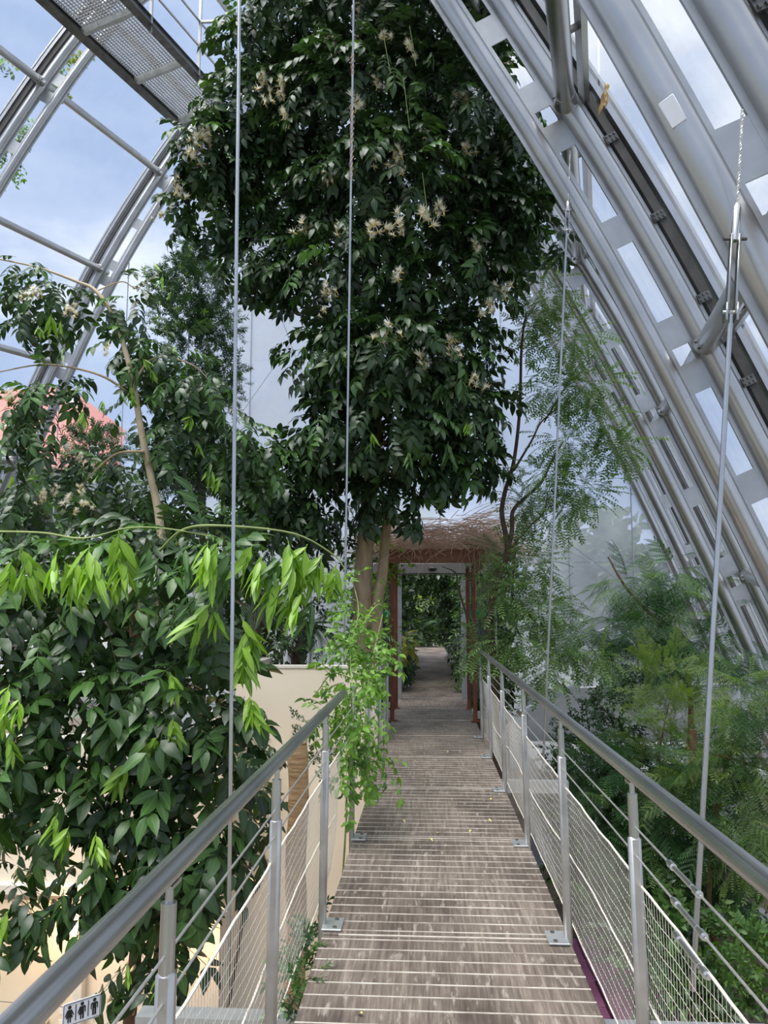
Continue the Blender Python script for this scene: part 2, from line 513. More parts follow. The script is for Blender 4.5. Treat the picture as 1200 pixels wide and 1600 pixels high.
# ------------------------------------------------------------------ walkway
DL, DR = -0.53, 0.68
walk = empty('walkway_floor', (0, 0, 0), 'long timber walkway with pale grip strips', kind='structure')
joints = [0.95, 2.48, 4.0, 5.62, 7.15, 8.6, 10.0, 11.35, 12.7, 14.1, 15.6, 17.2, 19, 21, 23, 25, 27, 29, 31, 33]
PANEL_MESH = {}
for i in range(len(joints) - 1):
    y0, y1 = joints[i] + 0.006, joints[i + 1] - 0.006
    mb = MB()
    mb.box(((DL + DR) / 2, (y0 + y1) / 2, -0.022 + 0.0015 * ((i * 7) % 3 - 1)), (DR - DL, y1 - y0, 0.044), bev=0.004)
    p = mb.build('deck_panel', 'deck', walk)
    if y1 < 12.8:
        n = int((y1 - y0 - 0.05) / 0.106)
        for k in range(n + 1):
            yy = y0 + 0.045 + k * (y1 - y0 - 0.09) / max(n, 1)
            s = MB()
            w = 0.0068
            s.box(((DL + DR) / 2, yy, 0.0008 + 0.0015 * ((i * 7) % 3 - 1)), (DR - DL - 0.004, w, 0.004))
            so = s.build('grip_strip', 'strip', p)
# metal joint angle at each seam, stringers, cross beams
for i, y in enumerate(joints[1:]):
    mb = MB()
    mb.box(((DL + DR) / 2, y, -0.004), (DR - DL - 0.16, 0.012, 0.014))
    mb.build('joint_strip', 'strip', walk)
for x in (DL + 0.03, DR - 0.03):
    mb = MB()
    mb.box((x, 17, -0.115), (0.05, 33, 0.13))
    mb.build('edge_beam', 'trunk_red' if x < 0 else 'darksteel', walk)
for y in (3.62, 8.4, 13.8, 19):
    mb = MB()
    mb.box(((DL + DR) / 2, y, -0.25), (2.75, 0.10, 0.12))
    mb.build('cross_beam', 'galv', walk)
    for x in (-0.3, 0.45):
        mb = MB()
        mb.tube([(x, y, -0.3), (x, y, GZ - .1)], 0.05, 10)
        mb.build('support_column', 'galv', walk)

# ------------------------------------------------------------------ vault geometry
PSI = math.radians(-4)
HX = np.array([math.cos(PSI), -math.sin(PSI), 0.0])     # across the vault, inside a rib plane
HZ = np.array([0.0, 0.0, 1.0])
HN = np.array([math.sin(PSI), math.cos(PSI), 0.0])      # rib plane normal
AX = np.array([0.21781695, 0.96876083, 0.11856739])     # the vault climbs and swings to the right
BAY = 5.4243
PB = np.array([1.66830755, 8.16833448, 7.24730147])     # a node of the second rib
ctrl = [(6.2, -15.6), (5.1, -12.8), (3.56, -9.26), (2.78, -7.35), (2.16, -5.80), (1.44, -4.17), (0.98, -3.22), (0.52, -2.08), (-0.05, -1.04),
        (-0.72, 0.11), (-1.42, 1.30), (-3.0, 3.95), (-4.8, 6.6), (-6.9, 8.95), (-8.9, 10.1), (-10.6, 9.75), (-12.18, 8.16), (-13.66, 5.68),
        (-15.13, 2.97), (-16.36, -0.1), (-17.36, -2.66), (-18.7, -6.6), (-20.0, -10.6), (-21.5, -15.5)]
crv = np.array(smooth_path([np.array([x, z]) for x, z in ctrl], 12))
_a = np.concatenate([[0], np.cumsum(np.linalg.norm(np.diff(crv, axis=0), axis=1))])
_u = np.linspace(0, _a[-1], 500)
crv = np.stack([np.interp(_u, _a, crv[:, i]) for i in (0, 1)], 1)
_k = np.exp(-0.5 * (np.arange(-60, 61) * (_u[1] - _u[0]) / 1.3) ** 2)
_k /= _k.sum()
_p = np.concatenate([2 * crv[0] - crv[60:0:-1], crv, 2 * crv[-1] - crv[-2:-62:-1]])
crv = np.stack([np.convolve(_p[:, i], _k, 'valid') for i in (0, 1)], 1)
seg = np.linalg.norm(np.diff(crv, axis=0), axis=1)
arc = np.concatenate([[0], np.cumsum(seg)])
tan = np.gradient(crv, axis=0)
tan /= np.linalg.norm(tan, axis=1)[:, None]
nrm = np.stack([tan[:, 1], -tan[:, 0]], 1)     # outward
if nrm[60, 0] < 0:
    nrm = -nrm

def curve_at(s, off):
    i = np.interp(s, arc, np.arange(len(arc)))
    k = int(min(i, len(arc) - 2))
    f = i - k
    p = crv[k] * (1 - f) + crv[k + 1] * f
    n = unit(nrm[k] * (1 - f) + nrm[k + 1] * f)
    return p + n * off, n

def rib_point(k, s, off):
    q, n = curve_at(s, off)
    return PB + AX * BAY * k + HX * q[0] + HZ * q[1], HX * n[0] + HZ * n[1]

def nearest_s(pt, off=0.52):
    best = min(np.linspace(arc[0], arc[-1], 1500), key=lambda s: np.linalg.norm(curve_at(s, off)[0] - np.array(pt)))
    return float(best)

nodes_r = [nearest_s(p) for p in ((2.71, -5.71), (1.43, -2.78), (0, 0))]
nodes_l = [nearest_s(p) for p in ((-13.72, 6.38), (-15.44, 3.09), (-16.81, 0.05), (-17.86, -3.1))]
nodes_r = [nodes_r[0] - 6.4, nodes_r[0] - 3.2] + nodes_r
top = np.linspace(nodes_r[-1], nodes_l[0], 9)
nodes = nodes_r + list(top[1:-1]) + nodes_l + [nodes_l[-1] + 3.3, nodes_l[-1] + 6.6]
SEP = 0.53
KA = -0.81      # the nearest rib stands closer to the second than one full bay
TA = [(math.cos(a), math.sin(a)) for a in np.linspace(0, 2 * math.pi, 17)[:-1]]

def s_range(k):
    """arc range of a rib that lies above the ground"""
    ss = np.linspace(arc[0], arc[-1], 600)
    ok = [s for s in ss if rib_point(k, s, 0)[0][2] > GZ - 0.1]
    return ok[0], ok[-1]

rib_labels = {KA: 'nearest aluminium arch rib, crossing the top right corner above the hanger cable',
              0: 'second aluminium arch rib, running from above the big tree down the right side',
              1: 'third aluminium arch rib, partly hidden behind the second on the right',
              2: 'fourth aluminium arch rib, under the creeper at the upper left edge',
              3: 'last aluminium arch rib at the end glazing, rising beside the red roof'}
ribs = {}
for k in (KA, 0, 1, 2, 3):
    s0, s1 = s_range(k)
    base = rib_point(k, s0, 0)[0]
    rib = empty('arch_rib', base, rib_labels[k], 'arch rib', 'arch ribs of the glass vault')
    ribs[k] = rib
    lim0, lim1 = s0, s1
    n = 110
    ss = np.linspace(lim0, lim1, n)
    for nm, off, rad in (('inner_tube', 0.0, 0.105), ('outer_tube', SEP, 0.12)):
        pts, U, W = [], [], []
        for s in ss:
            p, nn = rib_point(k, s, off)
            pts.append(p); U.append(nn); W.append(HN)
        mb = MB()
        mb.sweep(pts, U, W, [(c * rad, d * rad) for c, d in TA])
        t = mb.build(nm, 'alu', rib)
        fb = MB()
        fb.sweep(pts, U, W, [(-rad - 0.05, -0.009), (rad + 0.05, -0.009), (rad + 0.05, 0.009), (-rad - 0.05, 0.009)])
        fb.build('fin', 'alu_plate', t, smooth=False)
    for nm, off, w, h, mt in (('gasket_channel', SEP + 0.24, 0.09, 0.10, 'gasket'), ('glazing_bar', SEP + 0.36, 0.16, 0.07, 'alu'), ('cover_cap', SEP + 0.47, 0.10, 0.035, 'alu_plate')):
        pts, U, W = [], [], []
        for s in ss:
            p, nn = rib_point(k, s, off)
            pts.append(p); U.append(nn); W.append(HN)
        mb = MB()
        mb.sweep(pts, U, W, [(-h / 2, -w / 2), (h / 2, -w / 2), (h / 2, w / 2), (-h / 2, w / 2)])
        mb.build(nm, mt, rib, smooth=False)
    # web plates: one each side of every purlin node, one halfway between nodes
    where = []
    for a_, b_ in zip(nodes[:-1], nodes[1:]):
        where += [a_ + 0.27, (a_ + b_) / 2, b_ - 0.27]
    for s in where:
        if not (lim0 + .3 < s < lim1 - .3):
            continue
        if k >= 1 and rib_point(k, s, 0)[0][2] > 15.5:
            continue
        L = 0.34
        p0, n0 = rib_point(k, s, SEP / 2)
        td = unit(np.cross(n0, HN))
        mb = MB()
        h = SEP / 2 - 0.08
        c = 0.03
        poly = [p0 + n0 * a * h + td * b * L / 2 for a, b in ((-1, -1), (-1, 1), (1, 1), (1, -1))]
        mb.prism([q - HN * 0.008 for q in poly], HN * 0.016)
        mb.build('web_plate', 'alu_plate', rib, smooth=False)
    # bolted clamps that carry the glazing bar
    if k <= 1:
        for s in np.arange(lim0 + 0.4, lim1, 1.02):
            p0, n0 = rib_point(k, s, SEP + 0.20)
            if p0[2] > 13.5 or p0[0] < -3:
                continue
            td = unit(np.cross(n0, HN))
            rot = Matrix((tuple(n0), tuple(td), tuple(HN))).transposed()
            mb = MB()
            mb.box(p0 + HN * -0.055, (0.15, 0.10, 0.02), rot)
            for da in (-0.05, 0, 0.05):
                for db in (-0.028, 0.028):
                    mb.box(p0 + HN * -0.072 + n0 * da + td * db, (0.022, 0.022, 0.016), rot)
            mb.build('glazing_clamp', 'darksteel', rib, smooth=False)
# a white sticker stuck to the near rib
p0, n0 = rib_point(KA, nearest_s((0.62, -2.5), 0.0), 0.0)
td = unit(np.cross(n0, HN))
sn = unit(-n0 * .55 - HN * .83)
sw_ = np.cross(td, sn)
mb = MB()
mb.box(p0 + sn * 0.103, (0.085, 0.16, 0.010), Matrix((tuple(sw_), tuple(td), tuple(sn))).transposed(), 0.004)
st = mb.build('sticker', 'white', ribs[KA])
st['label'] = 'blank white sticker'

# purlins along the vault
pl_labels = {0: 'lowest aluminium purlin tube near the ground on the right', 1: 'aluminium purlin tube low behind the feathery trees on the right',
             2: 'aluminium purlin tube clamped to the third rib low on the right', 3: 'aluminium purlin tube clamped to the second rib behind the cable turnbuckle',
             4: 'upright-looking aluminium purlin tube at the top beside the dried leaf', 5: 'aluminium purlin tube high above the big tree, right of its crown',
             9: 'crown purlin tube above the hanging catwalk', 10: 'purlin tube behind the catwalk, upper of two',
             11: 'purlin tube behind the catwalk, lower of two',
             12: 'aluminium purlin tube crossing the sky below the catwalk', 13: 'aluminium purlin tube ending above the pale leaning branch at the left',
             14: 'aluminium purlin tube just above the red roof at the left', 15: 'lowest aluminium purlin tube visible beneath the red roof'}
PUR = {}
for i, s in enumerate(nodes):
    if i not in pl_labels:
        continue
    k0, k1 = -1.3, 3.05
    p0, n0 = rib_point(0, s, SEP)
    P0 = p0 + AX * BAY * k0
    P1 = p0 + AX * BAY * k1
    if P0[2] < GZ + 0.1:
        continue
    root = empty('purlin', P0, pl_labels[i], 'purlin', 'purlin tubes of the glass vault')
    MB().tube([P0 - n0 * .02, P1 - n0 * .02], 0.105, 16).build('tube', 'alu', root)
    rot = Matrix((tuple(n0), tuple(AX), tuple(np.cross(n0, AX)))).transposed()
    m = (P0 + P1) / 2 + n0 * 0.22
    MB().box(m, (0.07, np.linalg.norm(P1 - P0), 0.14), rot).build('glazing_rail', 'alu', root, smooth=False)
    for k in (KA, 0, 1, 2, 3):
        p, nn = rib_point(k, s, SEP)
        mb = MB()
        mb.tube([p - AX * 0.30 - nn * .02, p - AX * 0.10 - nn * .02], [0.112, 0.130], 14)
        mb.build('socket', 'alu', root)
        mb = MB()
        for sg in (-1, 1):
            q = p - AX * 0.25 - nn * (.02 + 0.10) + np.cross(nn, AX) * 0.04 * sg
            mb.tube([q, q - nn * 0.035], 0.016, 6)
        mb.build('bolt', 'darksteel', root)
    for k in np.arange(-0.75, 3, 0.5):
        p = p0 + AX * BAY * k
        mb = MB()
        mb.box(p + n0 * 0.15, (0.16, 0.06, 0.05), rot)
        mb.build('standoff', 'darksteel', root, smooth=False)

# roof glass, one curved pane per bay and node gap
roof = empty('ceiling', (0, 0, 0), 'curved glass vault', kind='structure')
for k, k2 in ((-1.75, KA), (KA, 0), (0, 1), (1, 2), (2, 3)):
    for i in range(len(nodes) - 1):
        sa, sb = nodes[i] + 0.02, nodes[i + 1] - 0.02
        mid = rib_point(k, (sa + sb) / 2, 0)[0]
        if mid[2] < GZ - 1.0:
            continue
        m = 6
        V = []
        for s in np.linspace(sa, sb, m):
            for kk, o in ((k + 0.012, SEP + .42), (k2 - 0.012, SEP + .42)):
                V.append(rib_point(kk, s, o)[0])
        F = [(2 * j, 2 * j + 1, 2 * j + 3, 2 * j + 2) for j in range(m - 1)]
        mb = MB()
        mb.add(V, F)
        mb.build('glass_pane', 'glass_right' if i < 6 else 'glass_roof', roof)

# end glazing in the plane of the last rib
gable = empty('wall_back', (0, 0, 0), 'hazy glazed end wall behind the trees', kind='structure')
KE = 3.02
ss = np.linspace(*s_range(3), 400)
prof = np.array([curve_at(s, 0.2)[0] for s in ss])
GB = PB + AX * BAY * KE
gz0 = GZ - GB[2]
apex = int(np.argmax(prof[:, 1]))
def gable_top(x):
    """height of the arch at x in the rib plane"""
    if x > prof[apex, 0]:
        a = prof[:apex + 1]
        return float(np.interp(x, a[::-1, 0], a[::-1, 1]))
    a = prof[apex:]
    return float(np.interp(x, a[::-1, 0], a[::-1, 1]))
xs = np.linspace(prof[-1, 0] + 0.05, prof[0, 0] - 0.05, 14)
rows = [gz0 + 0.0, gz0 + 3.0, gz0 + 6.2, gz0 + 9.4, gz0 + 12.6, gz0 + 15.8, gz0 + 19, gz0 + 23]
def gp(x, z, d=0.0):
    return GB + HX * x + HZ * z + HN * d
for a, b in zip(xs[:-1], xs[1:]):
    for z0, z1 in zip(rows[:-1], rows[1:]):
        xa, xb = a + 0.003, b - 0.003
        ta, tb = gable_top(xa), gable_top(xb)
        if max(ta, tb) <= z0 + 0.05:
            continue
        poly = [(xa, z0 + .003), (xb, z0 + .003)]
        tops = []
        for f in np.linspace(1, 0, 5):
            x = xa + (xb - xa) * f
            tops.append((x, max(z0 + .003, min(z1 - .003, gable_top(x)))))
        poly += tops
        wx = (gp(0.5 * (xa + xb), z0)[0])
        lowz = gp(0, z0)[2]
        if -2.2 < wx < 2.4 and lowz < 2.5:
            continue
        mb = MB()
        mb.prism([gp(x, z) for x, z in poly], HN * 0.012)
        mb.build('glass_pane', ('glass_gable' if wx > 0 else 'glass_foil') if wx > -8.2 else 'glass_roof', gable, smooth=False)
for x in xs[1:-1]:
    t = gable_top(x)
    wx = gp(x, 0)[0]
    z0 = gz0 if not (-1.6 < wx < 2.2) else 2.6 - GB[2]
    mb = MB()
    mb.tube([gp(x, z0, -.04), gp(x, t, -.04)], 0.018, 8)
    mb.build('mullion', 'alu', gable)
# thin diagonal ties across the end wall
for (xa, za, xb, zb) in ((-3, -4, 2.5, -8.2), (2.8, -7.2, -2, -9.0), (-14, -6, -8, 3), (-6, -9, -10, 2)):
    mb = MB()
    mb.tube([gp(xa, za, -.15), gp(xb, zb, -.15)], 0.012, 6)
    mb.build('tie_rod', 'alu_plate', gable)

# ================================================================== RAILINGS
RAILZ = 1.065
def railing(side, label, ys, y_end, y_start):
    xb = -0.545 if side < 0 else 0.672              # foot of the posts
    lean = 0.010 * -side                            # posts tip slightly inwards
    def xz(z):
        return xb + lean * z
    root = empty('railing', (xb, y_start, 0), label, 'railing', 'railings of the walkway')
    MB().tube([(xz(RAILZ), y_start, RAILZ), (xz(RAILZ), y_end, RAILZ)], 0.0245, 20).build('handrail', 'steel', root)
    for y in ys:
        mb = MB()
        mb.box(((xz(0) + xz(.86)) / 2, y, 0.36), (0.040, 0.036, 1.02), Matrix.Rotation(math.atan(lean), 3, 'Y'), 0.010)
        post = mb.build('post', 'post', root)
        mb = MB()
        mb.tube([(xz(.84), y, 0.84), (xz(1.0), y, 1.0)], 0.0165, 12)
        mb.tube([(xz(1.0), y, 1.0), (xz(1.045), y, 1.045)], 0.009, 10)
        mb.box((xz(1.038), y, 1.036), (0.030, 0.06, 0.008))
        mb.build('rail_bracket', 'steel', post)
        if y > 3:
            mb = MB()
            mb.box((xb - side * 0.055, y, 0.009), (0.10, 0.15, 0.010), bev=0.002)
            mb.build('base_plate', 'galv', post, smooth=False)
            for dy in (-0.05, 0.05):
                mb = MB()
                mb.tube([(xb - side * 0.07, y + dy, 0.012), (xb - side * 0.07, y + dy, 0.020)], 0.011, 6)
                mb.build('bolt', 'darksteel', post)
    # steel cables and the net ropes strung through the posts
    Z = [0.90, 0.81, 0.72]
    for z in Z[:2]:
        MB().tube([(xz(z), y_start, z), (xz(z), y_end, z)], 0.0033, 6).build('cable', 'cable', root)
    def netx(z, y):
        v = max(0, min(1, z / 0.72))
        return xz(z) + side * (0.012 + 0.035 * math.sin(v * math.pi) * (0.6 + 0.4 * math.sin(y * 2.1)) + 0.06 * (1 - v) ** 3)
    def wob(y):
        return 0.006 * math.sin(y * 9.0) + 0.004 * math.sin(y * 23)
    for z, r in ((0.72, 0.0042), (0.345, 0.0036), (-0.04, 0.0036)):
        P = [(netx(z, y), y, z + wob(y) * 0.5) for y in np.arange(y_start, y_end + 0.01, 0.09)]
        MB().tube(P, r, 6).build('net_rope', 'rope', root)
    # the cord net itself: countless meshes of cord
    net = MB()
    zs = np.linspace(0.715, -0.035, 9)
    for y in np.arange(y_start, y_end, 0.027):
        P = []
        for j, z in enumerate(zs):
            yy = y + 0.13 * (0.72 - z) + 0.010 * math.sin(y * 5 + z * 9)
            P.append((netx(z, yy), yy, z + 0.004 * math.sin(y * 31)))
        net.tube(P, 0.0009, 3, caps=False)
    for z in np.arange(0.675, -0.03, -0.047):
        P = [(netx(z, y) + 0.001, y, z + 0.008 * math.sin(y * 3.3 + z * 14) + 0.004 * math.sin(y * 17)) for y in np.arange(y_start, y_end, 0.07)]
        net.tube(P, 0.0009, 3, caps=False)
    n = net.build('cord_net', 'rope', root)
    n['kind'] = 'stuff'
    n['label'] = 'fine cream cord netting'
    return root, xz
YP = [1.60, 2.70, 4.05, 5.55, 7.1]
rail_l, xzl = railing(-1, 'tubular steel railing with cord net on the toilet block side, ending in the vine', [1.64, 2.78, 4.10, 5.6, 7.1], 4.95, 0.55)
rail_r, xzr = railing(1, 'tubular steel railing with cord net and turnbuckles, running to the rust red gate', [1.55, 2.64, 4.0, 5.52, 7.08, 8.6, 9.9], 10.6, 0.55)
# stretch of the left railing beyond the vine: posts and cables without handrail
for z in (0.90, 0.81, 0.72):
    MB().tube([(xzl(z), 4.9, z), (xzl(z), 10.7, z)], 0.0033, 6).build('cable', 'cable', rail_l)
for y in (8.6, 9.5, 10.2):
    MB().tube([(DL, y, -0.1), (DL, y, 1.05)], 0.018, 10).build('post', 'galv', rail_l)
# turnbuckles on the near right cables
def turnbuckle(a, b, r, parent, name='turnbuckle', mat='chrome'):
    a, b = np.asarray(a, float), np.asarray(b, float)
    d = b - a
    mb = MB()
    def seg_(f0, f1, rr):
        mb.tube([a + d * f0, a + d * f1], rr, 12)
    seg_(0.0, 0.05, r * .8); seg_(0.05, 0.16, r * 1.35); seg_(0.16, 0.24, r * 0.9); seg_(0.24, 0.74, r); seg_(0.74, 0.82, r * 0.9)
    seg_(0.82, 0.94, r * 1.35); seg_(0.94, 1.0, r * .8)
    return mb.build(name, mat, parent)
for z, y0 in ((0.90, 2.02), (0.81, 2.00), (0.722, 2.0)):
    turnbuckle((xzr(z), y0, z), (xzr(z), y0 + 0.26, z), 0.0075, rail_r)

# cable railing in the hedge tunnel past the gate
for side, x, lb in ((-1, DL + .02, 'galvanised railing in the hedge tunnel on the yellow fern side'), (1, DR - .02, 'galvanised railing in the hedge tunnel on the trunk side')):
    root = empty('tunnel_railing', (x, 14, 0), lb, 'railing', 'railings of the hedge tunnel')
    for y in np.arange(14.3, 28, 1.55):
        MB().tube([(x, y, -.05), (x, y, 1.02)], 0.019, 8).build('post', 'galv', root)
    MB().tube([(x, 14.2, 1.04), (x, 27, 1.04)], 0.022, 10).build('handrail', 'galv', root)
    for z in (.85, .65, .45, .25):
        MB().tube([(x, 14.2, z), (x, 27, z)], 0.005, 5).build('cable', 'cable', root)

# ================================================================== HANGERS
def hanger(top, bottom, label, split=None, rod=0.0095, cab=0.006, tb=None):
    top, bottom = np.asarray(top, float), np.asarray(bottom, float)
    root = empty('hanger_rod', bottom, label, 'hanger rod', 'hangers that carry the walkway')
    d = top - bottom
    if split is None:
        MB().tube([bottom, top], rod, 10).build('rod', 'steel', root)
        return root
    s0, s1 = split
    MB().tube([bottom, bottom + d * s0], rod, 10).build('rod', 'steel', root)
    P = [bottom + d * f for f in np.linspace(s1, 1, 30)]
    c = MB()
    for ph in (0, 2.1, 4.2):       # three twisted strands
        Q = []
        for i, p in enumerate(np.linspace(0, 1, 120)):
            q = bottom + d * (s1 + (1 - s1) * p)
            a = ph + p * 60
            Q.append(q + np.array([math.cos(a), math.sin(a), 0]) * cab * 0.5)
        c.tube(Q, cab * 0.55, 5)
    c.build('cable', 'cable', root)
    a, b = bottom + d * s0, bottom + d * s1
    L = np.linalg.norm(b - a)
    ax = unit(b - a)
    rot = Vector((0, 0, 1)).rotation_difference(Vector(ax)).to_matrix()
    w = tb or 0.018
    body = MB()
    for sg in (-1, 1):
        body.box(a + ax * L * .36 + RT * sg * w * .75, (w * .45, w * 1.3, L * 0.72), rot, 0.003)
    bo = body.build('turnbuckle_body', 'alu', root)
    cl = MB()
    for sg in (-1, 1):
        cl.box(a + ax * L * .02 + RT * sg * w * 1.0, (w * .5, w * 2.0, L * 0.16), rot, 0.004)
    cl.tube([a + ax * L * .02 - RT * w * 1.7, a + ax * L * .02 + RT * w * 1.7], w * .45, 8)
    cl.build('clevis', 'steel', bo)
    sk = MB()
    sk.tube([a + ax * L * .66, a + ax * L * .96, b], [w * .75, w * .75, w * .4], 12)
    sk.build('swage_socket', 'chrome', root)
    pn = MB()
    pn.tube([a + ax * L * .68 - RT * w * 2.2, a + ax * L * .68 + RT * w * 2.2], w * .35, 8)
    pn.build('pin', 'darksteel', root)
    return root
topA = at(1160, 172, 3.72)
hanger(topA, at(1082, 1548, 3.62), 'steel hanger with big turnbuckle beside the railing, hung from the nearest rib', (0.737, 0.877), 0.0125, 0.0075, 0.026)
topB = at(891, 236, 8.05)
hanger(topB, at(848, 1205, 8.4), 'slim steel hanger dropping from the second rib past the fine-leaved tree', (0.865, 0.915), 0.0125, 0.009, 0.024)
hanger(at(377, -260, 3.7), at(356.5, 1540, 3.62), 'straight grey steel hanger in front of the drooping lime leaves')
hl2 = hanger(at(557, -300, 7.6), at(535, 1212, 8.4), 'pale hanger with withered tendrils, in front of the big dark tree', None, 0.0125)
tw = MB()
for (f0, f1, n) in ((0.60, 0.68, 3), (0.71, 0.735, 2), (0.795, 0.83, 5)):
    b0, t0 = at(535, 1212, 8.4), at(557, -300, 7.6)
    for q in range(n):
        P = []
        for i, f in enumerate(np.linspace(f0, f1, 26)):
            a = i * 1.1 + q * 2
            P.append(b0 + (t0 - b0) * f + np.array([math.cos(a), math.sin(a), 0]) * (0.014 + 0.012 * R.random()))
        tw.tube(P, 0.0035, 4)
tw.build('withered_tendril', 'twig', hl2)

# ================================================================== CATWALK
cb = 1.5
d1 = 1.2285 / .1395 * cb * float(AX @ FW)
cwL = CAM + ray(125, 50) * d1
cwR = CAM + ray(229, 30) * d1
cwr = unit((cwR - cwL) - AX * float((cwR - cwL) @ AX))
cww = float((cwR - cwL) @ cwr)
cwn = unit(np.cross(AX, cwr))
if cwn[2] < 0: cwn = -cwn
cat = empty('catwalk', cwL, 'suspended maintenance catwalk with open grating high in the vault', 'catwalk')
ta, tb_ = -2.6, 2.0
rot = Matrix((tuple(cwr), tuple(AX), tuple(np.cross(cwr, AX)))).transposed()
for f, nm in ((0.0, 'side_beam'), (cww, 'side_beam')):
    a, b = cwL + cwr * f + AX * ta * cb, cwL + cwr * f + AX * tb_ * cb
    ln = np.linalg.norm(b - a)
    mb = MB()
    mb.box((a + b) / 2, (0.07, ln, 0.17), rot)
    mb.box((a + b) / 2 - cwn * 0.085, (0.14, ln, 0.015), rot)
    mb.box((a + b) / 2 + cwn * 0.085, (0.14, ln, 0.015), rot)
    mb.build(nm, 'darksteel', cat, smooth=False)
for q in (-2, -1, 0, 1, 2):
    c = cwL + cwr * cww / 2 + AX * q * cb
    MB().box(c - cwn * 0.02, (cww - 0.06, 0.075, 0.12), rot).build('cross_beam', 'galv', cat, smooth=False)
gr = MB()
for f in np.arange(0.06, cww - 0.03, 0.058):
    a, b = cwL + cwr * f + AX * ta * cb + cwn * 0.06, cwL + cwr * f + AX * tb_ * cb + cwn * 0.06
    gr.box((a + b) / 2, (0.012, np.linalg.norm(b - a), 0.03), rot)
for g in np.arange(ta * cb + .03, tb_ * cb, 0.058):
    c = cwL + cwr * cww / 2 + AX * g + cwn * 0.06
    gr.box(c, (cww - 0.08, 0.010, 0.022), rot)
g_ = gr.build('grating', 'grating', cat, smooth=False)
g_['kind'] = 'stuff'
for q in (-1.9, -0.85, 0.25, 1.3):
    for f in (cww + 0.03,):
        p = cwL + cwr * f + AX * q * cb
        MB().box(p + np.array([0, 0, 1.6]), (0.05, 0.05, 3.6)).build('hanger_post', 'alu_plate', cat, smooth=False)
        MB().box(p + np.array([0.35, 0, 1.05]), (0.75, 0.045, 0.045)).build('guard_strut', 'alu_plate', cat, smooth=False)
for h in (0.55, 1.05):
    a, b = cwL + cwr * (cww + 0.03) + AX * ta * cb + HZ * h, cwL + cwr * (cww + 0.03) + AX * tb_ * cb + HZ * h
    MB().tube([a, b], 0.022, 8).build('guard_rail', 'alu', cat)

# ================================================================== GATE WITH TWIG-COVERED CANOPY
gate = empty('pergola_gate', (0.08, 11.3, 0), 'rust red steel pergola gate with brown board canopy across the walkway', 'pergola')
for x, y in ((-0.515, 11.25), (0.665, 11.2), (-0.515, 12.6), (0.655, 12.6)):
    mb = MB()
    mb.box((x, y, 1.12), (0.060, 0.060, 2.30), bev=0.008)
    p = mb.build('post', 'rust', gate)
    mb = MB()
    mb.box((x, y, 0.012), (0.12, 0.12, 0.012))
    mb.build('foot_plate', 'rust', p)
for i, y in enumerate((11.15, 11.45, 11.75, 12.05, 12.35, 12.65)):
    mb = MB()
    z = 2.30 + 0.012 * i
    mb.box((0.08, y, z), (1.42, 0.27, 0.05), Matrix.Rotation(0.03, 3, 'X'), 0.006)
    mb.build('canopy_board', 'rust_board', gate)
for x in (-0.6, 0.76):
    mb = MB()
    mb.box((x, 11.9, 2.22), (0.06, 1.8, 0.12))
    mb.build('side_beam', 'rust', gate)
MB().box((0.08, 11.02, 2.335), (1.5, 0.03, 0.20), bev=0.004).build('fascia_board', 'rust_board', gate)
MB().box((0.08, 11.9, 2.42), (1.45, 1.85, 0.03)).build('top_sheet', 'rust_board', gate)

frame = empty('door_frame', (0.08, 13.9, 0), 'galvanised steel door frame with broad lintel behind the rust red gate', 'door frame')
for x in (-0.50, 0.63):
    MB().box((x, 13.9, 1.1), (0.07, 0.09, 2.25), bev=0.005).build('upright', 'galv', frame)
MB().box((0.10, 13.9, 2.30), (2.15, 0.16, 0.20), bev=0.006).build('lintel', 'alu_plate', frame)
MB().box((0.10, 13.82, 2.21), (2.2, 0.04, 0.022)).build('drip_edge', 'gasket', frame)
lamp = empty('ceiling_spotlight', (0.09, 13.75, 2.30), 'small black oval lamp on the grey lintel', 'lamp')
mb = MB()
mb.tube([(0.02, 13.78, 2.29), (0.05, 13.76, 2.29), (0.13, 13.76, 2.29), (0.16, 13.78, 2.29)], [0.02, 0.042, 0.042, 0.02], 12)
mb.build('housing', 'black', lamp)
mb = MB()
mb.tube([(0.09, 13.82, 2.30), (0.09, 13.77, 2.30)], 0.02, 10)
mb.build('mount', 'darksteel', lamp)
for x0, x1, lb in ((-1.02, -0.56, 'glass screen with green stripe left of the gate, behind the tan trunks'), (0.68, 1.22, 'glass screen with green stripe right of the gate, behind the fine-leaved tree')):
    sc = empty('glass_screen', ((x0 + x1) / 2, 14.0, 0), lb, 'glass screen', 'glass screens beside the gate')
    MB().box(((x0 + x1) / 2, 14.0, 1.05), (x1 - x0, 0.012, 2.1)).build('pane', 'glass_screen', sc, smooth=False)
    MB().box(((x0 + x1) / 2, 13.985, 1.50), (x1 - x0, 0.010, 0.145)).build('green_stripe', 'green_band', sc, smooth=False)
    for x in (x0, x1):
        MB().box((x, 14.0, 1.05), (0.035, 0.05, 2.12)).build('stile', 'galv', sc, smooth=False)

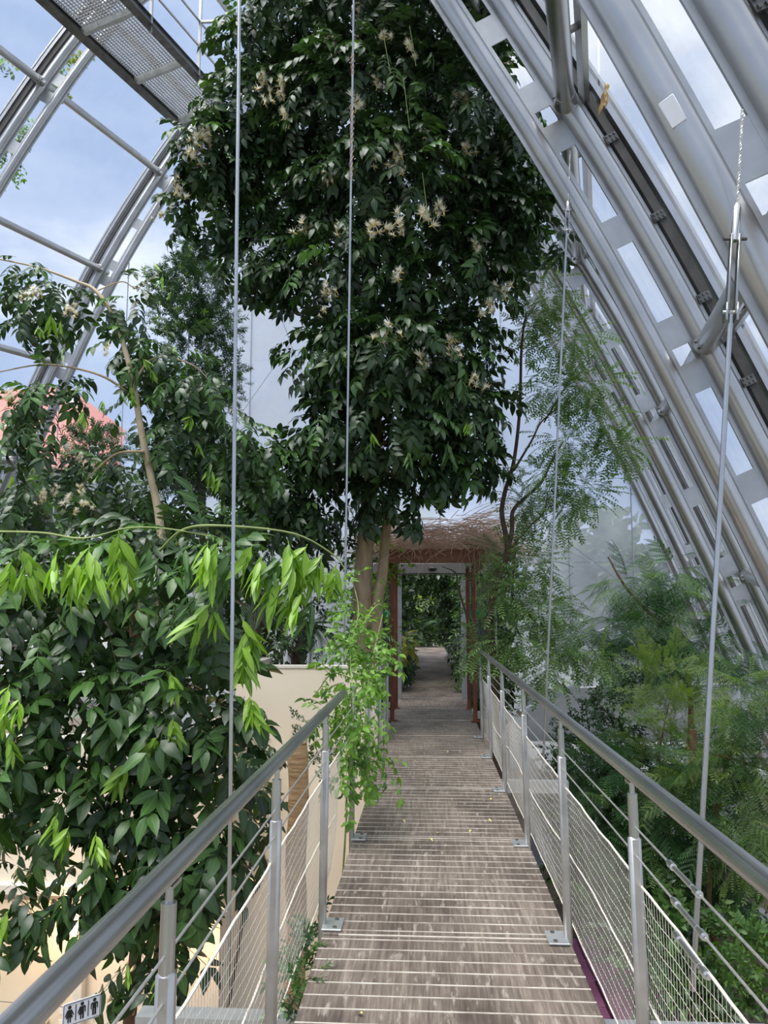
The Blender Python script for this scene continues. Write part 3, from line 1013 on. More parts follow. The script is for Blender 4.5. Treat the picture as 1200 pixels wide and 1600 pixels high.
# heap of dry vine twigs on the canopy
def twig_heap():
    mb = MB()
    rr = random.Random(3)
    for i in range(760):
        a = rr.random() * 2 * math.pi
        u = rr.random() ** .6
        x = 0.22 + u * 0.92 * math.cos(a) + (0.15 if rr.random() < .3 else 0)
        y = 11.55 + u * 0.95 * math.sin(a)
        z = 2.46 + rr.random() * 0.55 * (1 - u * .6)
        h = rr.random() * 2 * math.pi
        L = 0.35 + rr.random() * 0.9
        k = (rr.random() - .5) * 3.0
        P = []
        p = np.array([x, y, z])
        sl = (rr.random() - .45) * 0.5
        edge = u > 0.78
        for j in range(8):
            P.append(p.copy())
            h += k / 8
            p = p + np.array([math.cos(h), math.sin(h) * .7, sl]) * L / 8
            sl -= (0.16 if edge else 0.07) * rr.random()
            if p[2] < 2.46 and abs(p[0] - 0.08) < 0.72 and 11.0 < p[1] < 12.8:
                p[2] = 2.46
        mb.tube(P, 0.0028 + 0.003 * rr.random(), 3, caps=False)
    for i in range(120):      # strands hanging over the front edge and right corner
        x = -0.55 + rr.random() * 1.5 if i < 70 else 0.62 + rr.random() * .5
        P = []
        p = np.array([x, 11.05 + rr.random() * .2, 2.50 + rr.random() * .15])
        v = np.array([(rr.random() - .4) * .7, -0.35, 0.25])
        drop = 0.25 + rr.random() * (0.35 if i < 70 else 0.8)
        for j in range(9):
            P.append(p.copy())
            p = p + v * 0.075
            v = v + np.array([(rr.random() - .5) * .3, 0.04, -0.28 * drop * 2])
        mb.tube(P, 0.003, 3, caps=False)
    for i in range(160):      # loose fans reaching out to both sides and up
        sd = 1 if rr.random() < .65 else -1
        p = np.array([0.1 + sd * (.3 + rr.random() * .5), 11.3 + rr.random() * 1.0, 2.5 + rr.random() * .5])
        v = np.array([sd * (.5 + rr.random() * .8), (rr.random() - .5) * .6, rr.random() * .9 - .05])
        P = []
        for j in range(8):
            P.append(p.copy())
            p = p + v * 0.12
            v = v + np.array([(rr.random() - .5) * .2, (rr.random() - .5) * .2, -0.12])
        mb.tube(P, [0.004 * (1 - j / 9) + .001 for j in range(8)], 3, caps=False)
    o = mb.build('dry_twigs', 'twig')
    tag(o, 'tangled heap of dry vine twigs lying on the gate canopy', 'dry twigs', kind='stuff')
twig_heap()

# ================================================================== TOILET BLOCK AND THINGS AT ITS WALL
def wall(name, x0, x1, y0, y1, z1, label):
    mb = MB()
    mb.box(((x0 + x1) / 2, (y0 + y1) / 2, (z1 + GZ) / 2 - .05), (x1 - x0, y1 - y0, z1 - GZ + .1))
    w = mb.build(name, 'beige', None, smooth=False)
    tag(w, label, kind='structure')
    mb = MB()
    mb.box(((x0 + x1) / 2, (y0 + y1) / 2, z1 + 0.012), (x1 - x0 + 0.02, y1 - y0 + 0.02, 0.024))
    mb.build('coping', 'beige_cap', w, smooth=False)
    return w
wall('wall_front', -1.93, -0.66, 8.2, 8.34, 0.97, 'beige rendered wall beside the vine')
wall('wall_side', -2.07, -1.93, 8.34, 9.6, 0.97, 'return of the beige wall')
wall('wall_left', -8.5, -2.07, 7.4, 7.56, 0.35, 'beige wall of the toilet block behind the leafy shrub')
wall('wall_corner', -2.07, -1.93, 7.4, 8.2, 0.6, 'short return of the toilet block wall')
wall('wall_end', -.735, -.60, 9.3, 9.75, 0.88, 'end pier of the beige wall beside the walkway')
# door with frame
dx = at(40, 1560, 7.38)[0]
door = empty('door_1', (dx, 7.38, GZ), 'cream door of the toilet block', kind='structure')
MB().box((dx, 7.375, GZ + 1.05), (0.92, 0.05, 2.1)).build('leaf', 'door', door, smooth=False)
for x in (dx - 0.51, dx + 0.51):
    MB().box((x, 7.36, GZ + 1.08), (0.09, 0.10, 2.2), bev=.006).build('jamb', 'beige_cap', door, smooth=False)
MB().box((dx, 7.36, GZ + 2.2), (1.1, 0.10, 0.09), bev=.006).build('head', 'beige_cap', door, smooth=False)
hd = at(67, 1598, 7.3)
MB().tube([(hd[0], 7.35, hd[2]), (hd[0], 7.28, hd[2])], 0.035, 14).build('knob', 'chrome', door)
sb = at(96, 1580, 7.34)
sw = empty('switch_panel', (sb[0], 7.38, sb[2]), 'beige switch panel on the wall beside the door', 'switch panel')
MB().box((sb[0], 7.375, sb[2]), (0.085, 0.03, 0.36), bev=.006).build('plate', 'beige_cap', sw)
for dz in (-0.11, 0.0, 0.11):
    MB().box((sb[0], 7.355, sb[2] + dz), (0.055, 0.015, 0.07), bev=.004).build('button', 'beige', sw)
# wall lamps
for px, py, lb in ((108, 1452, 'lit globe wall lamp above the toilet door'), (322, 1457, 'lit globe wall lamp glowing behind the cord net')):
    p = at(px, py, 7.22)
    lr = empty('wall_lamp', (p[0], 7.39, p[2]), lb, 'wall lamp', 'warm lamps on the toilet block')
    mb = MB()
    mb.tube([(p[0], 7.40, p[2] + .07), (p[0], 7.37, p[2] + .07)], 0.05, 14)
    mb.tube([(p[0], 7.37, p[2] + .07), (p[0], 7.25, p[2] + .10), (p[0], 7.22, p[2] + .06)], 0.012, 8)
    mb.build('bracket', 'darksteel', lr)
    mb = MB()
    prof_ = [(0.008, .062), (0.035, .05), (0.05, .015), (0.045, -.02), (0.028, -.045), (0.004, -.055)]
    V, F = [], []
    for rr_, zz in prof_:
        for k in range(12):
            a = k * math.pi / 6
            V.append((p[0] + rr_ * math.cos(a), 7.22 + rr_ * math.sin(a), p[2] + zz))
    for j in range(5):
        for k in range(12):
            F.append((j * 12 + k, j * 12 + (k + 1) % 12, j * 12 + 12 + (k + 1) % 12, j * 12 + 12 + k))
    mb.add(V, F)
    mb.build('globe', 'bulb', lr)
    ld = bpy.data.lights.new('lamp_light', 'POINT')
    ld.energy = 8
    ld.color = (1.0, 0.66, 0.34)
    ld.shadow_soft_size = 0.06
    lo = bpy.data.objects.new('lamp_light', ld)
    COL.objects.link(lo)
    lo.parent = lr
    lo.location = Vector((p[0], 7.08, p[2])) - lr.location
# toilet sign hung on a thin wire: one woman, one mixed figure, one man
sc_ = at(128, 1579, 4.75)
sgn = empty('toilet_sign', sc_, 'white restroom sign with three black figures hung on a wire', 'sign')
ang = 0.17
SR = np.array([math.cos(.75), math.sin(.75), 0])      # the plate is turned a little away
SR = unit(SR)
SK = 0.82
def sp(u, v, d=0.0):
    return sc_ + SR * u + np.array([0, 0, 1]) * v + np.cross(SR, [0, 0, 1]) * d
SW, SH = 0.222, 0.128
poly = []
for cx, cy, a0 in ((SW / 2 - .015, SH / 2 - .015, 0), (-SW / 2 + .015, SH / 2 - .015, 90), (-SW / 2 + .015, -SH / 2 + .015, 180), (SW / 2 - .015, -SH / 2 + .015, 270)):
    for k in range(4):
        a = math.radians(a0 + k * 30)
        poly.append(sp(cx + .015 * math.cos(a), cy + .015 * math.sin(a)))
MB().prism(poly, -np.cross(SR, [0, 0, 1]) * 0.006).build('plate', 'white', sgn, smooth=False)
bd = MB()
for u0, v0, u1, v1 in ((-SW / 2 + .006, SH / 2 - .006, SW / 2 - .006, SH / 2 - .006), (-SW / 2 + .006, -SH / 2 + .006, SW / 2 - .006, -SH / 2 + .006),
                       (-SW / 2 + .006, -SH / 2 + .006, -SW / 2 + .006, SH / 2 - .006), (SW / 2 - .006, -SH / 2 + .006, SW / 2 - .006, SH / 2 - .006)):
    bd.tube([sp(u0, v0, .001), sp(u1, v1, .001)], 0.0016, 4)
bd.build('border', 'black', sgn, smooth=False)
def circ(u0, v0, r):
    return [(u0 + r * math.cos(k * math.pi / 6), v0 + r * math.sin(k * math.pi / 6)) for k in range(12)]
man = [(-.020, .032), (.020, .032), (.026, .026), (.026, -.010), (.019, -.010), (.019, .020), (.014, .020), (.014, -.052), (.002, -.052), (.002, -.010), (-.002, -.010), (-.002, -.052), (-.014, -.052), (-.014, .020), (-.019, .020), (-.019, -.010), (-.026, -.010), (-.026, .026)]
wom = [(-.016, .032), (.016, .032), (.032, -.006), (.026, -.009), (.014, .016), (.024, -.022), (.012, -.022), (.012, -.052), (.003, -.052), (.003, -.022), (-.003, -.022), (-.003, -.052), (-.012, -.052), (-.012, -.022), (-.024, -.022), (-.014, .016), (-.026, -.009), (-.032, -.006)]
mix = [(-.016, .032), (.020, .032), (.026, .026), (.026, -.010), (.019, -.010), (.019, .020), (.014, .020), (.014, -.052), (.003, -.052), (.003, -.022), (-.003, -.022), (-.003, -.052), (-.012, -.052), (-.012, -.022), (-.024, -.022), (-.014, .016), (-.026, -.009), (-.032, -.006)]
for u0, fg in ((-.088, wom), (0.0, mix), (.088, man)):
    mb = MB()
    mb.prism([sp((u0 + x) * SK, y * SK, 0.001) for x, y in fg], np.cross(SR, [0, 0, 1]) * 0.0015)
    mb.prism([sp((u0 + x) * SK, y * SK, 0.001) for x, y in circ(0, .048, .0125)], np.cross(SR, [0, 0, 1]) * 0.0015)
    mb.build('figure', 'black', sgn, smooth=False)
for u0 in (-.044, .044):
    mb = MB()
    mb.prism([sp((u0 + x) * SK, y * SK, 0.001) for x, y in ((-.003, -.05), (.003, -.05), (.003, .055), (-.003, .055))], np.cross(SR, [0, 0, 1]) * 0.0015)
    mb.build('divider', 'black', sgn, smooth=False)
wr = MB()
wr.tube([at(-30, 1562, 4.6), sp(-SW / 2, SH / 2 - .01)], 0.0022, 4)
wr.tube([sp(SW / 2, SH / 2 - .01), at(215, 1500, 5.2), at(410, 1115, 8.1)], 0.0022, 4)
wr.build('wire', 'black', sgn)

# log pillar
lg = empty('log_post', (-1.06, 6.4, GZ), 'peeled tan log post standing by the beige wall', 'log')
mb = MB()
P, rad = [], []
for i in range(30):
    z = GZ + (0.52 - GZ) * i / 29
    P.append((-1.06 + 0.010 * math.sin(i * .8), 6.4, z)); rad.append(0.082 + 0.006 * math.sin(i * 2.3) + (0.004 if i % 3 == 0 else 0))
mb.tube(P, rad, 16)
mb.build('stem', 'log', lg)
mb = MB()
mb.tube([(-1.06, 6.4, 0.515), (-1.06, 6.4, 0.54)], [0.080, 0.072], 16)
mb.build('sawn_end', 'trunk_pale', lg)

# ================================================================== RIGHT-HAND GROUND FEATURES
mb = MB()
a, b = at(835, 1115, 15.5), at(985, 1075, 17.5)
mb.prism([(1.9, 15.2, GZ - .1), (6.6, 16.6, GZ - .1), (6.6, 16.6, 0.05), (1.9, 15.2, 0.05)], (-.06, .22, 0))
tag(mb.build('wall_right', 'concrete', None, smooth=False), 'low grey concrete wall behind the right railing', kind='structure')
mb = MB()
mb.prism([(1.7, 12.2, -1.10), (5.2, 12.2, -1.1), (5.4, 15.0, -1.1), (1.7, 15.0, -1.1)], (0, 0, .22))
tag(mb.build('ledge_trim_1', 'concrete', None, smooth=False), 'concrete ledge below the grey wall', kind='structure')
br = empty('inclined_brace', at(818, 1112, 13.0), 'inclined grey steel tube behind the right railing', 'steel tube')
MB().tube([at(818, 1112, 13.0), at(905, 1068, 14.2)], 0.055, 14).build('tube', 'galv', br)
MB().tube([at(812, 1115, 12.95), at(819, 1111, 13.0)], 0.068, 14).build('end_collar', 'galv', br)
# mauve tile strip on the ground below the right edge of the deck
mv = empty('paving', (2.0, 7.5, GZ), 'mauve tiled strip on the ground under the walkway edge', kind='structure')
for i in range(7):
    for j in range(3):
        mb = MB()
        mb.box((1.80 + j * .46 + R.uniform(-.01, .01), 7.4 + i * 0.62, GZ + .22 + R.uniform(-.008, .008)), (0.44, 0.60, 0.09), rotz(R.uniform(-.02, .02)), 0.01)
        mb.build('tile', 'mauve', mv, smooth=False)
# light paths seen through the bushes on the right
mb = MB()
mb.prism([(5.2, 11, GZ + .06), (12, 13.4, GZ + .06), (12, 15.4, GZ + .06), (5.4, 13.2, GZ + .06)], (0, 0, .05))
tag(mb.build('gravel_path', 'gravel', None, smooth=False), 'pale gravel path among the shrubs', kind='structure')
# stones at the bed edge
for i, (px, py, lb) in enumerate(((1172, 1432, 'rounded grey stone beside the white plant tag'), (1196, 1447, 'grey stone at the bed edge, cut by the picture edge'), (1118, 1428, 'low grey stone behind the near hanger rod'))):
    c = on_z(px, py, GZ + .15)
    mb = MB()
    V, F = [], []
    rr = random.Random(i)
    ph = [rr.random() * 6 for _ in range(4)]
    for j in range(7):
        th = math.pi * j / 6
        for k in range(12):
            a = 2 * math.pi * k / 12
            r_ = 0.24 * (1 + 0.14 * math.sin(2 * a + ph[0]) + 0.10 * math.sin(3 * a + ph[1] + th * 2))
            V.append((c[0] + r_ * math.sin(th) * math.cos(a) * 1.3, c[1] + r_ * math.sin(th) * math.sin(a), c[2] + r_ * .62 * math.cos(th)))
    for j in range(6):
        for k in range(12):
            F.append((j * 12 + k, j * 12 + (k + 1) % 12, j * 12 + 12 + (k + 1) % 12, j * 12 + 12 + k))
    mb.add(V, F)
    tag(mb.build('stone', 'stone'), lb, 'stone', 'stones of the bed edge')
# small white plant tags
for px, py, y, lb in ((1160, 1390, 11.2, 'white plant tag on a stake in the bed by the stones'), (912, 1016, 10.6, 'tilted white plant tag hanging in the fine-leaved tree')):
    c = at(px, py, y)
    tr_ = empty('plant_tag', c, lb, 'plant tag', 'plant tags')
    mb = MB()
    mb.box(c, (0.13, 0.006, 0.09) if y < 11 else (0.10, 0.008, 0.15), Matrix.Rotation(-.55, 3, 'Y'), 0.002)
    mb.build('plate', 'white', tr_, smooth=False)
    if y > 11:
        MB().tube([c, (c[0] - .03, c[1] + .01, GZ)], 0.006, 6).build('stake', 'darksteel', tr_)
    else:
        MB().tube([c, c + np.array([-.05, .03, .22])], 0.003, 5).build('string', 'rope', tr_)
# ================================================================== BUILDING OUTSIDE
YB = 46.0
house = empty('house', at(90, 800, YB), 'house with steep red tiled roof outside the glass', 'house')
def hp(px, py, d=0.0):
    return at(px, py, YB + d)
pk = hp(108, 600, 4); rc = hp(190, 676, 0); lc = hp(28, 700, 0); lk = hp(60, 622, 4)
mb = MB()
ridge0, ridge1 = hp(-120, 618, 5), hp(106, 604, 5)
e0, e1, e2 = hp(-160, 735, 0), hp(188, 726, 0), hp(196, 672, 9)
mb.add([e0, e1, ridge1, ridge0, e2, hp(-160, 690, 10)], [(0, 1, 2, 3), (1, 4, 2), (3, 2, 4, 5)])
mb.add([e0 - [0, 0, .2], e1 - [0, 0, .2], e1, e0], [(0, 1, 2, 3)])
rf = mb.build('roof', 'roof_red', house, smooth=False)
for px, py in ((115, 625), (148, 708), (18, 676)):
    c = hp(px, py, 2.2 if py < 650 else .4)
    mb = MB()
    mb.box(c - np.array([0, .1, 0]), (0.55, 0.25, 0.75), Matrix.Rotation(-0.5, 3, 'X'))
    w_ = mb.build('skylight', 'window_dark', rf, smooth=False)
    mb = MB()
    mb.box(c - np.array([0, .16, -.35]), (0.65, 0.25, 0.10), Matrix.Rotation(-0.5, 3, 'X'))
    mb.box(c - np.array([0, .16, .35]), (0.65, 0.25, 0.10), Matrix.Rotation(-0.5, 3, 'X'))
    mb.build('skylight_frame', 'plaster', rf, smooth=False)
mb = MB()
b0, b1 = hp(-150, 735, 1), hp(184, 726, 1)
mb.box(((b0[0] + b1[0]) / 2, YB + 5.5, (b1[2] + GZ) / 2), (b1[0] - b0[0], 9, b1[2] - GZ + .3))
wl = mb.build('wall', 'plaster', house, smooth=False)
for px in (20, 70, 120, 165):
    c = hp(px, 760, .9)
    MB().box(c, (0.9, 0.2, 1.5)).build('window', 'window_dark', wl, smooth=False)

# ================================================================== PLANTS
# a leaf pattern = vertices, triangles, 'rib' (1 on the midrib, 0 at the edge), 'var' (one random number per leaflet)
class Pat:
    def __init__(s):
        s.v, s.f, s.rib, s.var = [], [], [], []
        s.n = 0

    def add(s, v, f, rib, var):
        v = np.asarray(v, float)
        s.v.append(v)
        s.f.append(np.asarray(f, int) + s.n)
        s.rib.append(np.asarray(rib, float))
        s.var.append(np.full(len(v), var))
        s.n += len(v)

    def arrays(s):
        return np.concatenate(s.v), np.concatenate(s.f), np.concatenate(s.rib), np.concatenate(s.var)

def blade(L, W, seg_n=4, fold=0.25, curl=0.25, peak=0.42, r=R):
    """one leaflet along +X, upper side +Z, folded along the midrib and curling down"""
    V, rib = [(0, 0, 0)], [1.0]
    for i in range(1, seg_n):
        t = i / seg_n
        w = W / 2 * (math.sin(math.pi * t ** (math.log(.5) / math.log(peak))) ** 0.85)
        z = -curl * L * t * t
        x = L * t * (1 - 0.12 * curl * t)
        V += [(x, w, z + fold * w), (x, 0, z), (x, -w, z + fold * w)]
        rib += [0, 1, 0]
    V.append((L * (1 - 0.12 * curl), 0, -curl * L))
    rib.append(1)
    F = [(0, 2, 1), (0, 3, 2)]
    for i in range(seg_n - 2):
        a = 1 + 3 * i
        F += [(a, a + 1, a + 4), (a, a + 4, a + 3), (a + 1, a + 2, a + 5), (a + 1, a + 5, a + 4)]
    a = 1 + 3 * (seg_n - 2)
    tip = len(V) - 1
    F += [(a, a + 1, tip), (a + 1, a + 2, tip)]
    return np.array(V), F, rib

def rot_to(d, n):
    """matrix with X along d and Z near n"""
    d = unit(d)
    n = np.asarray(n, float)
    n = n - d * float(n @ d)
    if np.linalg.norm(n) < 1e-5:
        n = np.cross(d, [0.3, 0.9, 0.1])
    n = unit(n)
    return np.stack([d, np.cross(n, d), n], 1)

def stem_tri(pat, P, r):
    """three-sided stalk"""
    V, F = [], []
    for i, p in enumerate(P):
        for k in range(3):
            a = 2.094 * k
            V.append((p[0], p[1] + r * math.cos(a), p[2] + r * math.sin(a)))
    for i in range(len(P) - 1):
        for k in range(3):
            j = (k + 1) % 3
            F += [(i * 3 + k, i * 3 + j, i * 3 + 3 + j), (i * 3 + k, i * 3 + 3 + j, i * 3 + 3 + k)]
    pat.add(V, F, [1.0] * len(V), 0.6)

def compound(pairs, LL, LW, length, angle=60, droop=0.3, hang=0.2, seg_n=4, seed=0, fold=0.22, curl=0.3, first=0.25, terminal=True, stalk=0.0025, peak=.42):
    r = random.Random(seed)
    pat = Pat()
    def rc(t):
        return np.array([length * t * (1 - .15 * droop * t), 0.03 * length * math.sin(t * 3 + seed), -droop * length * t * t])
    stem_tri(pat, [rc(t) for t in np.linspace(0, 1, 5)], stalk)
    for i in range(pairs):
        t = first + (0.95 - first) * i / max(1, pairs - 1)
        sc = 0.72 + 0.36 * (i / max(1, pairs - 1)) + r.uniform(-.07, .07)
        for sd in (1, -1):
            v, f, rb = blade(LL * sc * r.uniform(.92, 1.06), LW * sc, seg_n, fold, curl * r.uniform(.4, 1.6), peak)
            a = math.radians(angle + r.uniform(-9, 9)) * sd
            d = np.array([math.cos(a), math.sin(a), -hang * r.uniform(.5, 1.5)])
            m = rot_to(d, (-.1, -.15 * sd * r.uniform(0, 1.5), 1))
            pat.add(v @ m.T + rc(t), f, rb, r.random())
    if terminal:
        v, f, rb = blade(LL * 1.12, LW * 1.08, seg_n, fold, curl)
        m = rot_to((1, r.uniform(-.2, .2), -droop * 1.4 - hang), (0, 0, 1))
        pat.add(v @ m.T + rc(1.0), f, rb, r.random())
    return pat.arrays()

def hanging(n, LL, LW, seed):
    """tuft of young limp leaflets hanging from one stalk"""
    r = random.Random(seed)
    pat = Pat()
    length = LL * 1.0
    stem_tri(pat, [np.array([length * t, 0, -.25 * length * t * t]) for t in np.linspace(0, 1, 4)], 0.003)
    for i in range(n):
        t = .1 + .9 * i / n
        sd = 1 if i % 2 else -1
        v, f, rb = blade(LL * r.uniform(.75, 1.15), LW * r.uniform(.85, 1.1), 5, .35, r.uniform(.05, .3))
        d = np.array([r.uniform(.55, 1.1), sd * r.uniform(.15, .5), r.uniform(-.25, .2)])
        m = rot_to(d, (r.uniform(-.4, .4), sd * r.uniform(.3, 1.2), 1))
        pat.add(v @ m.T + np.array([length * t, 0, -.25 * length * t * t]), f, rb, r.random())
    return pat.arrays()

def bipinnate(pairs, length, seed, leaflets=9):
    """feathery frond: every pinna a comb of slim leaflets"""
    r = random.Random(seed)
    pat = Pat()
    def rc(t):
        return np.array([length * t, 0, -.28 * length * t * t])
    stem_tri(pat, [rc(t) for t in np.linspace(0, 1, 4)], 0.003)
    for i in range(pairs):
        t = .16 + .84 * i / (pairs - 1)
        pl = length * (0.52 - 0.26 * abs(t - .42)) * r.uniform(.9, 1.05)
        for sd in (1, -1):
            a = math.radians(62 - 22 * t + r.uniform(-6, 6)) * sd
            m = rot_to((math.cos(a), math.sin(a), -.32), (0, 0, 1))
            V, F, rb = [], [], []
            for j in range(leaflets):
                u = (j + .6) / leaflets
                w = pl * .16 * (math.sin(math.pi * min(.97, .12 + u * .86)) ** .6)
                x = pl * u
                z = -.22 * pl * u * u
                for s2 in (1, -1):
                    k = len(V)
                    V += [(x - pl * .040, 0, z), (x + pl * .040, 0, z), (x + pl * .055, w * s2, z - .15 * w)]
                    F.append((k, k + 1, k + 2) if s2 < 0 else (k, k + 2, k + 1))
                    rb += [.6, .6, 0]
            pat.add(np.array(V) @ m.T + rc(t), F, rb, r.random())
    return pat.arrays()

def comb(n, length, LL, LW, seed, droop=.35):
    """stiff cycad-like frond"""
    r = random.Random(seed)
    pat = Pat()
    def rc(t):
        return np.array([length * t * (1 - .15 * t), 0, .12 * length * t - droop * length * t * t])
    stem_tri(pat, [rc(t) for t in np.linspace(0, 1, 6)], 0.006)
    for i in range(n):
        t = .12 + .88 * i / (n - 1)
        l = LL * math.sin(math.pi * (.15 + .8 * t)) ** .7
        for sd in (1, -1):
            a = math.radians(65 - 20 * t) * sd
            m = rot_to((math.cos(a), math.sin(a), -.15), (0, -.3 * sd, 1))
            v = np.array([(0, 0, 0), (l * .5, LW / 2, 0), (l, 0, -.15 * l), (l * .5, -LW / 2, 0)])
            pat.add(v @ m.T + rc(t), [(0, 2, 1), (0, 3, 2)], [1, 0, 1, 0], r.random())
    return pat.arrays()

def sprig(n, length, LL, LW, seed, spread=1.0, seg_n=3, stalk=.003):
    """twig with leaves all round"""
    r = random.Random(seed)
    pat = Pat()
    def rc(t):
        return np.array([length * t, 0.05 * length * math.sin(t * 4 + seed), .04 * length * math.sin(t * 3)])
    stem_tri(pat, [rc(t) for t in np.linspace(0, 1, 4)], stalk)
    for i in range(n):
        t = .1 + .9 * (i + r.random() * .5) / n
        a = i * 2.4 + r.uniform(-.3, .3)
        d = np.array([r.uniform(.4, .9), math.cos(a) * spread, math.sin(a) * spread])
        v, f, rb = blade(LL * r.uniform(.75, 1.1), LW * r.uniform(.85, 1.1), seg_n, .2, r.uniform(0, .4))
        m = rot_to(d, (-.3, 0, 1))
        pat.add(v @ m.T + rc(min(1, t)), f, rb, r.random())
    return pat.arrays()

def feather_spray(seed, length=.5):
    """airy spray: side twigs set with tiny leaves"""
    r = random.Random(seed)
    pat = Pat()
    def rc(t):
        return np.array([length * t, 0, -.12 * length * t * t])
    stem_tri(pat, [rc(t) for t in np.linspace(0, 1, 4)], .0025)
    for i in range(10):
        t = .15 + .85 * i / 9
        for sd in (1, -1):
            l = length * .38 * (1.1 - t * .6) * r.uniform(.8, 1.1)
            a = math.radians(48 + r.uniform(-12, 12)) * sd
            m = rot_to((math.cos(a), math.sin(a), r.uniform(-.3, .35)), (0, 0, 1))
            for j in range(6):
                u = (j + 1) / 6
                for s2 in (1, -1):
                    v, f, rb = np.array([(0, 0, 0), (.016, .008, 0), (.036, 0, -.003), (.016, -.008, 0)]), [(0, 2, 1), (0, 3, 2)], [1, 0, 1, 0]
                    aa = .8 * s2
                    mm = rot_to((math.cos(aa), math.sin(aa), r.uniform(-.4, .4)), (0, 0, 1))
                    pat.add((v @ mm.T + np.array([l * u, 0, 0])) @ m.T + rc(t), f, rb, r.random())
    return pat.arrays()

LEAF_MESH = {}
def leaf_mesh(key, arr, mat, name='leaf'):
    if (key, mat) in LEAF_MESH:
        return LEAF_MESH[(key, mat)]
    me = tri_mesh(name, arr[0], arr[1], arr[2], arr[3], mat)
    LEAF_MESH[(key, mat)] = me
    return me

def tri_mesh(name, v, f, rib, var, mat):
    me = bpy.data.meshes.new(name)
    me.vertices.add(len(v))
    me.vertices.foreach_set('co', np.ascontiguousarray(v, dtype=np.float32).ravel())
    me.loops.add(len(f) * 3)
    me.loops.foreach_set('vertex_index', np.ascontiguousarray(f, dtype=np.int32).ravel())
    me.polygons.add(len(f))
    me.polygons.foreach_set('loop_start', np.arange(0, len(f) * 3, 3, dtype=np.int32))
    me.update(calc_edges=True)
    for nm, a in (('rib', rib), ('var', var)):
        at_ = me.attributes.new(nm, 'FLOAT', 'POINT')
        at_.data.foreach_set('value', np.ascontiguousarray(a, dtype=np.float32))
    me.polygons.foreach_set('use_smooth', np.ones(len(f), dtype=bool))
    me.materials.append(MAT[mat])
    me.validate()
    return me

PATS = {}
for i in range(4):
    PATS['inga%d' % i] = compound(4, .165, .074, .34, 60, .30, .28, 4, i, .2, .3, .2)
    PATS['lime%d' % i] = hanging(8, .16, .039, i)
    PATS['pin%d' % i] = compound(8, .052, .021, .34, 66, .18, .12, 3, 20 + i, .1, .15, .12, True, .002)
    PATS['bip%d' % i] = bipinnate(7, .46, 30 + i)
    PATS['ndl%d' % i] = sprig(20, .20, .09, .020, 40 + i, .9, 3)
    PATS['vin%d' % i] = compound(3, .062, .030, .16, 60, .4, .35, 4, 50 + i, .15, .3, .2)
    PATS['brd%d' % i] = sprig(9, .22, .11, .048, 60 + i, .8, 4)
    PATS['sml%d' % i] = sprig(14, .20, .055, .024, 70 + i, .8, 3)
    PATS['fth%d' % i] = feather_spray(80 + i)
    PATS['out%d' % i] = sprig(10, .8, .42, .26, 90 + i, .9, 3)
    PATS['cyc%d' % i] = comb(22, .75, .16, .016, 100 + i)

def orient(o, droop, jitter, up_w=1.0, r=R):
    d = unit(np.asarray(o) * .9 + np.array([r.gauss(0, 1), r.gauss(0, 1), r.gauss(0, .6)]) * jitter + np.array([0, 0, -droop]))
    n = np.array([r.gauss(0, .35), r.gauss(0, .35), up_w]) + np.asarray(o) * .45
    return d, n

def blob_points(blobs, count, shell=.5, r=R, camside=0.0):
    """leaf anchors: blobs are (px, py, depth, rx_px, ry_px[, rdepth_m]) read off the photograph and given real size at their depth"""
    B = []
    for b in blobs:
        px, py, y, rx, ry = b[:5]
        sc = y / FPX
        c = at(px, py, y)
        rad = np.array([rx * sc, (b[5] if len(b) > 5 else min(1.5, .5 * (rx + ry) * sc)), ry * sc])
        B.append((c, rad))
    w = np.array([(b[1][0] * b[1][2]) ** .8 for b in B])
    w /= w.sum()
    out = []
    for i in range(count):
        u = r.random()
        k = int(np.searchsorted(np.cumsum(w), u))
        c, rad = B[min(k, len(B) - 1)]
        v = unit([r.gauss(0, 1), r.gauss(0, 1) - camside, r.gauss(0, 1)])
        f = (shell + (1 - shell) * r.random()) if r.random() < .85 else r.random()
        out.append((c + rad * v * f, v))
    return out

def scatter(root, inst, keep, part='leaf', stuff='foliage'):
    """inst: list of (pattern key, material, position, 3x3, scale). The `keep` that show largest become parts, the rest one part of uncountable foliage"""
    if not inst:
        return
    o = np.array(origin_of(root))
    def shown(q):
        d = q[2] - CAM
        z = float(d @ FW)
        if z < .1:
            return 1e9
        px, py = 600 + FPX * float(d @ RT) / z, 800 - FPX * float(d @ UP) / z
        return z + (0 if -20 < px < 1220 and -20 < py < 1620 else 100)
    inst = sorted(inst, key=shown)
    for key, mat, p, m, s in inst[:keep]:
        ob = bpy.data.objects.new(part, leaf_mesh(key, PATS[key], mat, part))
        COL.objects.link(ob)
        ob.parent = root
        mm = np.eye(4)
        mm[:3, :3] = m * s
        mm[:3, 3] = p - o
        ob.matrix_basis = Matrix(mm.tolist())
    rest = {}
    for q in inst[keep:]:
        rest.setdefault(q[1], []).append(q)
    for mat, L in rest.items():
        V, F, RB, VR = [], [], [], []
        n = 0
        for key, _, p, m, s in L:
            v, f, rb, vr = PATS[key]
            V.append((v * s) @ m.T + (p - o))
            F.append(f + n)
            RB.append(rb)
            VR.append((vr + R.random()) * .62)
            n += len(v)
        me = tri_mesh(stuff, np.concatenate(V), np.concatenate(F), np.concatenate(RB), np.concatenate(VR), mat)
        ob = link(stuff, me, root)
        ob['kind'] = 'stuff'

